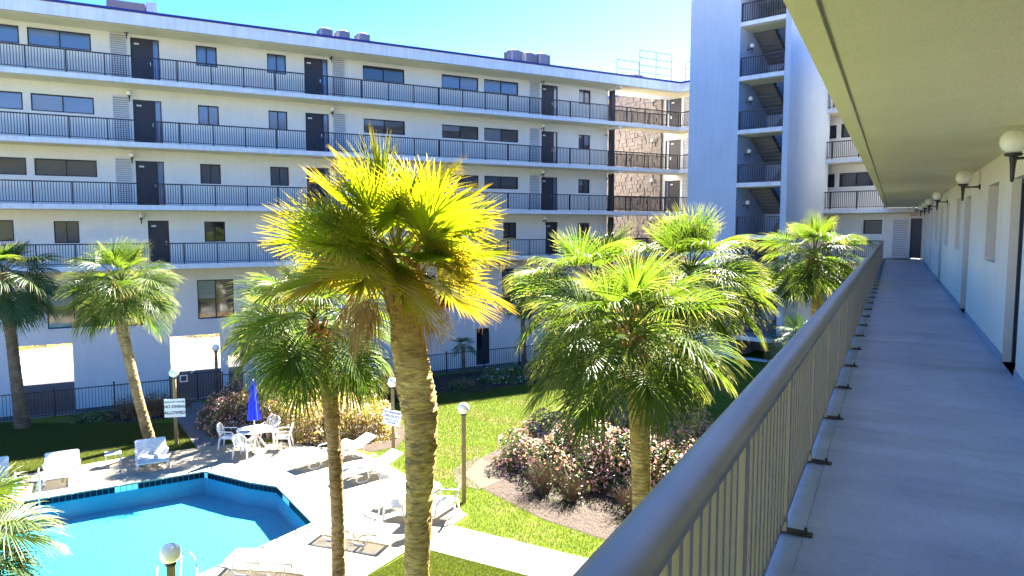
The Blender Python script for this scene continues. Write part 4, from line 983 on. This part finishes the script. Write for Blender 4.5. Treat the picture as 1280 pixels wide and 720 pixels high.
palm('palm_tree', 'green fan palm half hidden behind the slim trunked palm, above the hedge', (-9.0, 27.6, 0), [(-9.05, 27.6, 1.6), (-9.15, 27.6, 3.9)], [.17, .14, .15], (-9.2, 27.6, 4.25), 34, 1.05, 'leaf', 'bark', 31, low=-50, boots=14)
palm('palm_tree', 'near palm whose arching fronds enter at the lower left corner', (-6.45, 8.3, 0), [(-6.45, 8.3, 2.), (-6.6, 8.3, 3.9)], [.2, .17, .17], (-6.75, 8.3, 4.15), 34, .66, ('leaf', 'leaf_d'), 'bark2', 37, low=-40, boots=12)
palm('palm_tree', 'dark low palm whose tips show above the handrail by the tower foot', (10.9, 27.2, 0), [(10.9, 27.2, 1.5), (10.9, 27.2, 3.3)], [.18, .15, .15], (10.9, 27.2, 3.6), 22, .7, 'leaf_d', 'barkg', 41, low=-20, boots=8)
# ================= SHRUBS =================
rng = np.random.default_rng(5)
def leaf_cloud(name, blobs, n, size, m, parent, shell=.55, up=.5, jitter=.18):
    tot = sum(b[3]*b[4] for b in blobs); V = []; U = []
    for bx, by, bz, r, h in blobs:
        k = int(n*r*h/tot); d = rng.normal(size=(k, 3)); d /= np.linalg.norm(d, axis=1)[:, None]; d[:, 2] = np.abs(d[:, 2])*1.0-.12
        lump = 1+jitter*np.sin(d[:, 0]*5.1+bx*3)*np.cos(d[:, 1]*4.3+by*2)+jitter*.6*np.sin(d[:, 2]*9+bx)
        rad_ = (shell+(1.03-shell)*rng.random(k)**.45)*lump
        c = np.stack([bx+d[:, 0]*r*rad_, by+d[:, 1]*r*rad_, np.maximum(bz+.03, bz+d[:, 2]*h*rad_)], 1)
        nrm = d*.8+rng.normal(size=(k, 3))*.75; nrm[:, 2] += up; nrm /= np.linalg.norm(nrm, axis=1)[:, None]
        t = np.cross(nrm, rng.normal(size=(k, 3))); t /= np.linalg.norm(t, axis=1)[:, None]; b = np.cross(nrm, t)
        s = size*(.6+.8*rng.random(k))[:, None]
        q = np.stack([c-t*s, c+b*s*.45+nrm*s*.12, c+t*s, c-b*s*.45+nrm*s*.12], 1); V.append(q)
        rv = rng.random(k); uv = np.zeros((k, 4, 2)); uv[:, 0, 0] = 0; uv[:, 1, 0] = .5; uv[:, 2, 0] = 1; uv[:, 3, 0] = .5; uv[:, :, 1] = rv[:, None]; U.append(uv)
    V = np.concatenate(V).reshape(-1, 3); U = np.concatenate(U).reshape(-1, 2); k = len(V)//4
    me = bpy.data.meshes.new(name); me.vertices.add(len(V)); me.vertices.foreach_set('co', V.ravel()); me.loops.add(len(V)); me.loops.foreach_set('vertex_index', np.arange(len(V)))
    me.polygons.add(k); me.polygons.foreach_set('loop_start', np.arange(0, len(V), 4)); me.polygons.foreach_set('loop_total', np.full(k, 4))
    u = me.uv_layers.new(name='UVMap'); u.data.foreach_set('uv', U.ravel()); me.materials.append(M[m]); me.update(); me.validate()
    return stuff(add(name, me, parent))
def twigs(name, blobs, n, m, parent, spread=.9):
    mb = MB(); rg = random.Random(n)
    for bx, by, bz, r, h in blobs:
        for _ in range(n):
            a = rg.uniform(0, 6.28); l = rg.uniform(.5, 1.)*h; r0 = r*.25*rg.random(); r1 = r*spread*rg.random()**.6
            mb.tube([(bx+r0*math.cos(a), by+r0*math.sin(a), bz), (bx+(r0+r1)*.5*math.cos(a)+rg.uniform(-.06, .06), by+(r0+r1)*.5*math.sin(a)+rg.uniform(-.06, .06), bz+l*.6), (bx+r1*math.cos(a+.2), by+r1*math.sin(a+.2), bz+l)], [.009, .006, .003], 3)
    return stuff(mb.obj(name, M[m], parent))
def hedge(name, label, cat, blobs, leaves, twig=0):
    t = thing(name, label, cat, (0, 0, 0)); bx = sum(b[0] for b in blobs)/len(blobs); by = sum(b[1] for b in blobs)/len(blobs); t.location = (bx, by, 0)
    bl = [(b[0]-bx, b[1]-by, b[2], b[3], b[4]) for b in blobs]
    for nm, n, s, m, sh_ in leaves: leaf_cloud(nm, bl, n, s, m, t, sh_)
    if twig: twigs('branches', bl, twig, 'deadtwig', t)
    return t
hedge('flowering_hedge', 'dark hawthorn hedge with pink blossom left of the umbrella', 'hedge', [(-11.2, 27.6, 0, 1.0, 1.5), (-10.5, 26.9, 0, 1.0, 1.45), (-9.7, 26.6, 0, .9, 1.3), (-11.4, 28.8, 0, 1., 1.5)], [('foliage', 15000, .055, 'bush_r', .35), ('foliage', 7000, .05, 'bush', .5), ('blossom', 3200, .045, 'petal', .96)], 30)
hedge('flowering_hedge', 'golden and pink hawthorn hedge behind the slim palm trunk', 'hedge', [(-9.2, 27.3, 0, 1.0, 1.3), (-8.2, 26.7, 0, 1.0, 1.35), (-7.2, 26.2, 0, 1.0, 1.35), (-6.2, 26.3, 0, 1.0, 1.4), (-5.3, 26.4, 0, .95, 1.35), (-7.7, 28., 0, 1.1, 1.4), (-6.2, 27.8, 0, 1.2, 1.4)], [('foliage', 20000, .055, 'bush_y', .45), ('foliage', 9000, .05, 'bush_r', .35), ('blossom', 5000, .045, 'petal', .95)], 34)
hedge('hedge', 'low dark shaded hedge along the black fence', 'hedge', [(-10.3, 30.6, 0, 1.1, 1.1), (-8.7, 30.9, 0, 1.1, 1.15), (-7.2, 31.5, 0, 1.1, 1.1), (-5.8, 31.9, 0, 1.0, 1.1), (-4.7, 31.6, 0, .9, 1.0)], [('foliage', 16000, .06, 'bush', .4), ('foliage', 4000, .05, 'bush_r', .7)], 12)
hedge('flowering_hedge', 'big purple dark hedge covered in pink blossom beside the mulch bed', 'hedge', [(.5, 23.3, 0, 1.10, 1.40), (1.5, 22.5, 0, 1.21, 1.62), (2.6, 21.8, 0, 1.26, 1.73), (3.8, 21.1, 0, 1.32, 1.78), (4.9, 20.4, 0, 1.32, 1.73), (1.4, 24.6, 0, 1.32, 1.62), (2.9, 23.7, 0, 1.43, 1.84), (4.5, 22.8, 0, 1.54, 1.89), (6.0, 22.0, 0, 1.43, 1.84), (3.6, 25.4, 0, 1.43, 1.73), (5.6, 24.6, 0, 1.43, 1.84)],
      [('foliage', 42000, .055, 'bush', .35), ('foliage', 8000, .05, 'bush_r', .5), ('blossom', 13000, .055, 'petal', .97)], 30)
hedge('dry_shrub', 'bare brown twiggy shrub in the mulch in front of the pink hedge', 'shrub', [(.9, 20.6, 0, .8, 1.1), (1.7, 20.0, 0, .7, .9), (3.3, 19.0, 0, .8, .9)], [('foliage', 350, .05, 'bush', .5)], 190)
hedge('dry_shrub', 'leafless dark twiggy shrub by the fence behind the leaning palm', 'shrub', [(-15.6, 28.9, 0, .9, 1.0), (-14.7, 29.2, 0, .9, 1.1), (-13.9, 29.6, 0, .6, .9)], [('foliage', 900, .05, 'bush_r', .4)], 240)
hedge('shrub', 'low green shrub on the mulch beside the leafless bush', 'shrub', [(-17., 28.6, 0, .75, .35)], [('foliage', 1800, .05, 'bush', .2)], 0)
hedge('shrub', 'rounded green shrub dotted with white flowers below the service door', 'shrub', [(-.9, 36.0, 0, .8, .75), (-.1, 36.1, 0, .85, .8), (.7, 36.6, 0, .7, .6)], [('foliage', 6500, .07, 'bush', .3), ('blossom', 260, .06, 'petalw', .98)], 6)
hedge('dry_shrub', 'small dying shrub alone on the mulch bed beyond the shaded lawn', 'shrub', [(-2.4, 34.3, 0, .9, .5)], [('foliage', 500, .05, 'bush', .3)], 150)
# scrub beyond the parking lot
scr = []
rg = random.Random(2)
for k in range(26): p = q(-42+k*1.9, 24.6+rg.uniform(-.6, 2.5)); scr.append((p[0], p[1], -1.3, rg.uniform(.8, 1.6), rg.uniform(.6, 1.6)))
t = thing('scrub', 'dry tangled brush seen through the garage opening beyond the car park', 'brush', (0, 0, 0))
leaf_cloud('foliage', scr, 14000, .09, 'bush_y', t, .3); twigs('branches', scr, 26, 'deadtwig', t)
# straw and leaf litter on the mulch, grass blades on the lawn
def scatter(name, polys, n, fn, m, avoid=()):
    def inside(poly, x, y):
        r = np.zeros(len(x), bool); j = len(poly)-1
        for i in range(len(poly)):
            xi, yi = poly[i]; xj, yj = poly[j]
            c = ((yi > y) != (yj > y)) & (x < (xj-xi)*(y-yi)/(yj-yi+1e-12)+xi); r ^= c; j = i
        return r
    P = []
    for poly in polys:
        a = np.array(poly); lo, hi = a.min(0), a.max(0); x = rng.uniform(lo[0], hi[0], n); y = rng.uniform(lo[1], hi[1], n); ok = inside(poly, x, y)
        for av in avoid: ok &= ~inside(av, x, y)
        P.append(np.stack([x[ok], y[ok]], 1))
    P = np.concatenate(P); V, U = fn(P); k = len(V)//3
    me = bpy.data.meshes.new(name); me.vertices.add(len(V)); me.vertices.foreach_set('co', V.astype(np.float32).ravel()); me.loops.add(len(V)); me.loops.foreach_set('vertex_index', np.arange(len(V)))
    me.polygons.add(k); me.polygons.foreach_set('loop_start', np.arange(0, len(V), 3)); me.polygons.foreach_set('loop_total', np.full(k, 3))
    u = me.uv_layers.new(name='UVMap'); u.data.foreach_set('uv', U.astype(np.float32).ravel()); me.materials.append(M[m]); me.update()
    o = add(name, me); return o
def blades(P, h=.055, w_=.006):
    k = len(P); a = rng.uniform(0, 6.28, k); hh = h*(.5+rng.random(k)); z = np.zeros(k); lean = rng.normal(size=(k, 2))*.03
    b0 = np.stack([P[:, 0]-np.cos(a)*w_, P[:, 1]-np.sin(a)*w_, z], 1); b1 = np.stack([P[:, 0]+np.cos(a)*w_, P[:, 1]+np.sin(a)*w_, z], 1); b2 = np.stack([P[:, 0]+lean[:, 0], P[:, 1]+lean[:, 1], hh], 1)
    uv = np.zeros((k, 3, 2)); uv[:, 2, 0] = 1; uv[:, :, 1] = rng.random(k)[:, None]; return np.stack([b0, b1, b2], 1).reshape(-1, 3), uv.reshape(-1, 2)
SIDE = [(-11.12, 24.79), (-10.22, 25.16), (-11.55, 27.85), (-13.81, 31.5), (-14.9, 30.9), (-13.18, 27.96)]
GP = [(-1.6, 18.3), (-1.97, 16.76), (.27, 15.53), (6., 12.6), (6.6, 13.9), (1.61, 16.41)]
BED = [(0, 25.6), (-1.1, 23.6), (-1.5, 22.1), (-.9, 20.9), (.1, 19.6), (.85, 18.6), (2.4, 17.3), (4.04, 16.8), (6.5, 17.), (9.5, 23.), (8, 27), (3, 27.5)]
BEDL = [(-9.6, 26.9), (-8.41, 25.6), (-6.96, 24.95), (-5.7, 24.9), (-4.9, 24.4), (-4.1, 24.9), (-3.9, 26.4), (-4.6, 28.5), (-5.8, 31.5), (-11.5, 31.5), (-12., 29), (-11, 27.4)]
g1 = [(-5.2, 25.), (-3.2, 21.9), (-1.1, 18.8), (-1.5, 18.2), (2, 16.3), (7, 14), (4, 17), (1, 18.7), (-1.2, 22.), (0, 26), (3, 33), (1, 35), (-4.5, 33.)]
g2 = [(-3.2, 15.5), (-2.5, 16.6), (-1.9, 16.7), (6, 12.5), (3, 11), (-6, 11)]
g3 = [(-20.3, 28), (-17.5, 20.3), (-11.2, 24.9), (-13.2, 28.)]
o = scatter('grass', [g1, g2, g3], 330000, blades, 'blade', (DECK, SIDE, GP, BED, BEDL)); tag(o, 'short green blades of the courtyard lawn', 'grass'); stuff(o)
def straws(P):
    k = len(P); a = rng.uniform(0, 6.28, k); l = .05+.07*rng.random(k); w_ = .004; z = .008+.03*rng.random(k); dx, dy = np.cos(a)*l, np.sin(a)*l
    b0 = np.stack([P[:, 0]-dx-dy/l*w_, P[:, 1]-dy+dx/l*w_, z], 1); b1 = np.stack([P[:, 0]-dx+dy/l*w_, P[:, 1]-dy-dx/l*w_, z], 1); b2 = np.stack([P[:, 0]+dx, P[:, 1]+dy, z+.02*rng.random(k)], 1)
    uv = np.zeros((k, 3, 2)); uv[:, :, 1] = rng.random(k)[:, None]; return np.stack([b0, b1, b2], 1).reshape(-1, 3), uv.reshape(-1, 2)
o = scatter('pine_straw', [BED, BEDL, [(-4.1, 33.2), (-1.6, 33.1), (-.2, 34.7), (1.6, 35.4), (5, 38), (5.5, 42.2), (-.2, 39.2), (-5.2, 36.3)]], 42000, straws, 'straw'); tag(o, 'loose brown pine straw on the planting beds', 'mulch'); stuff(o)
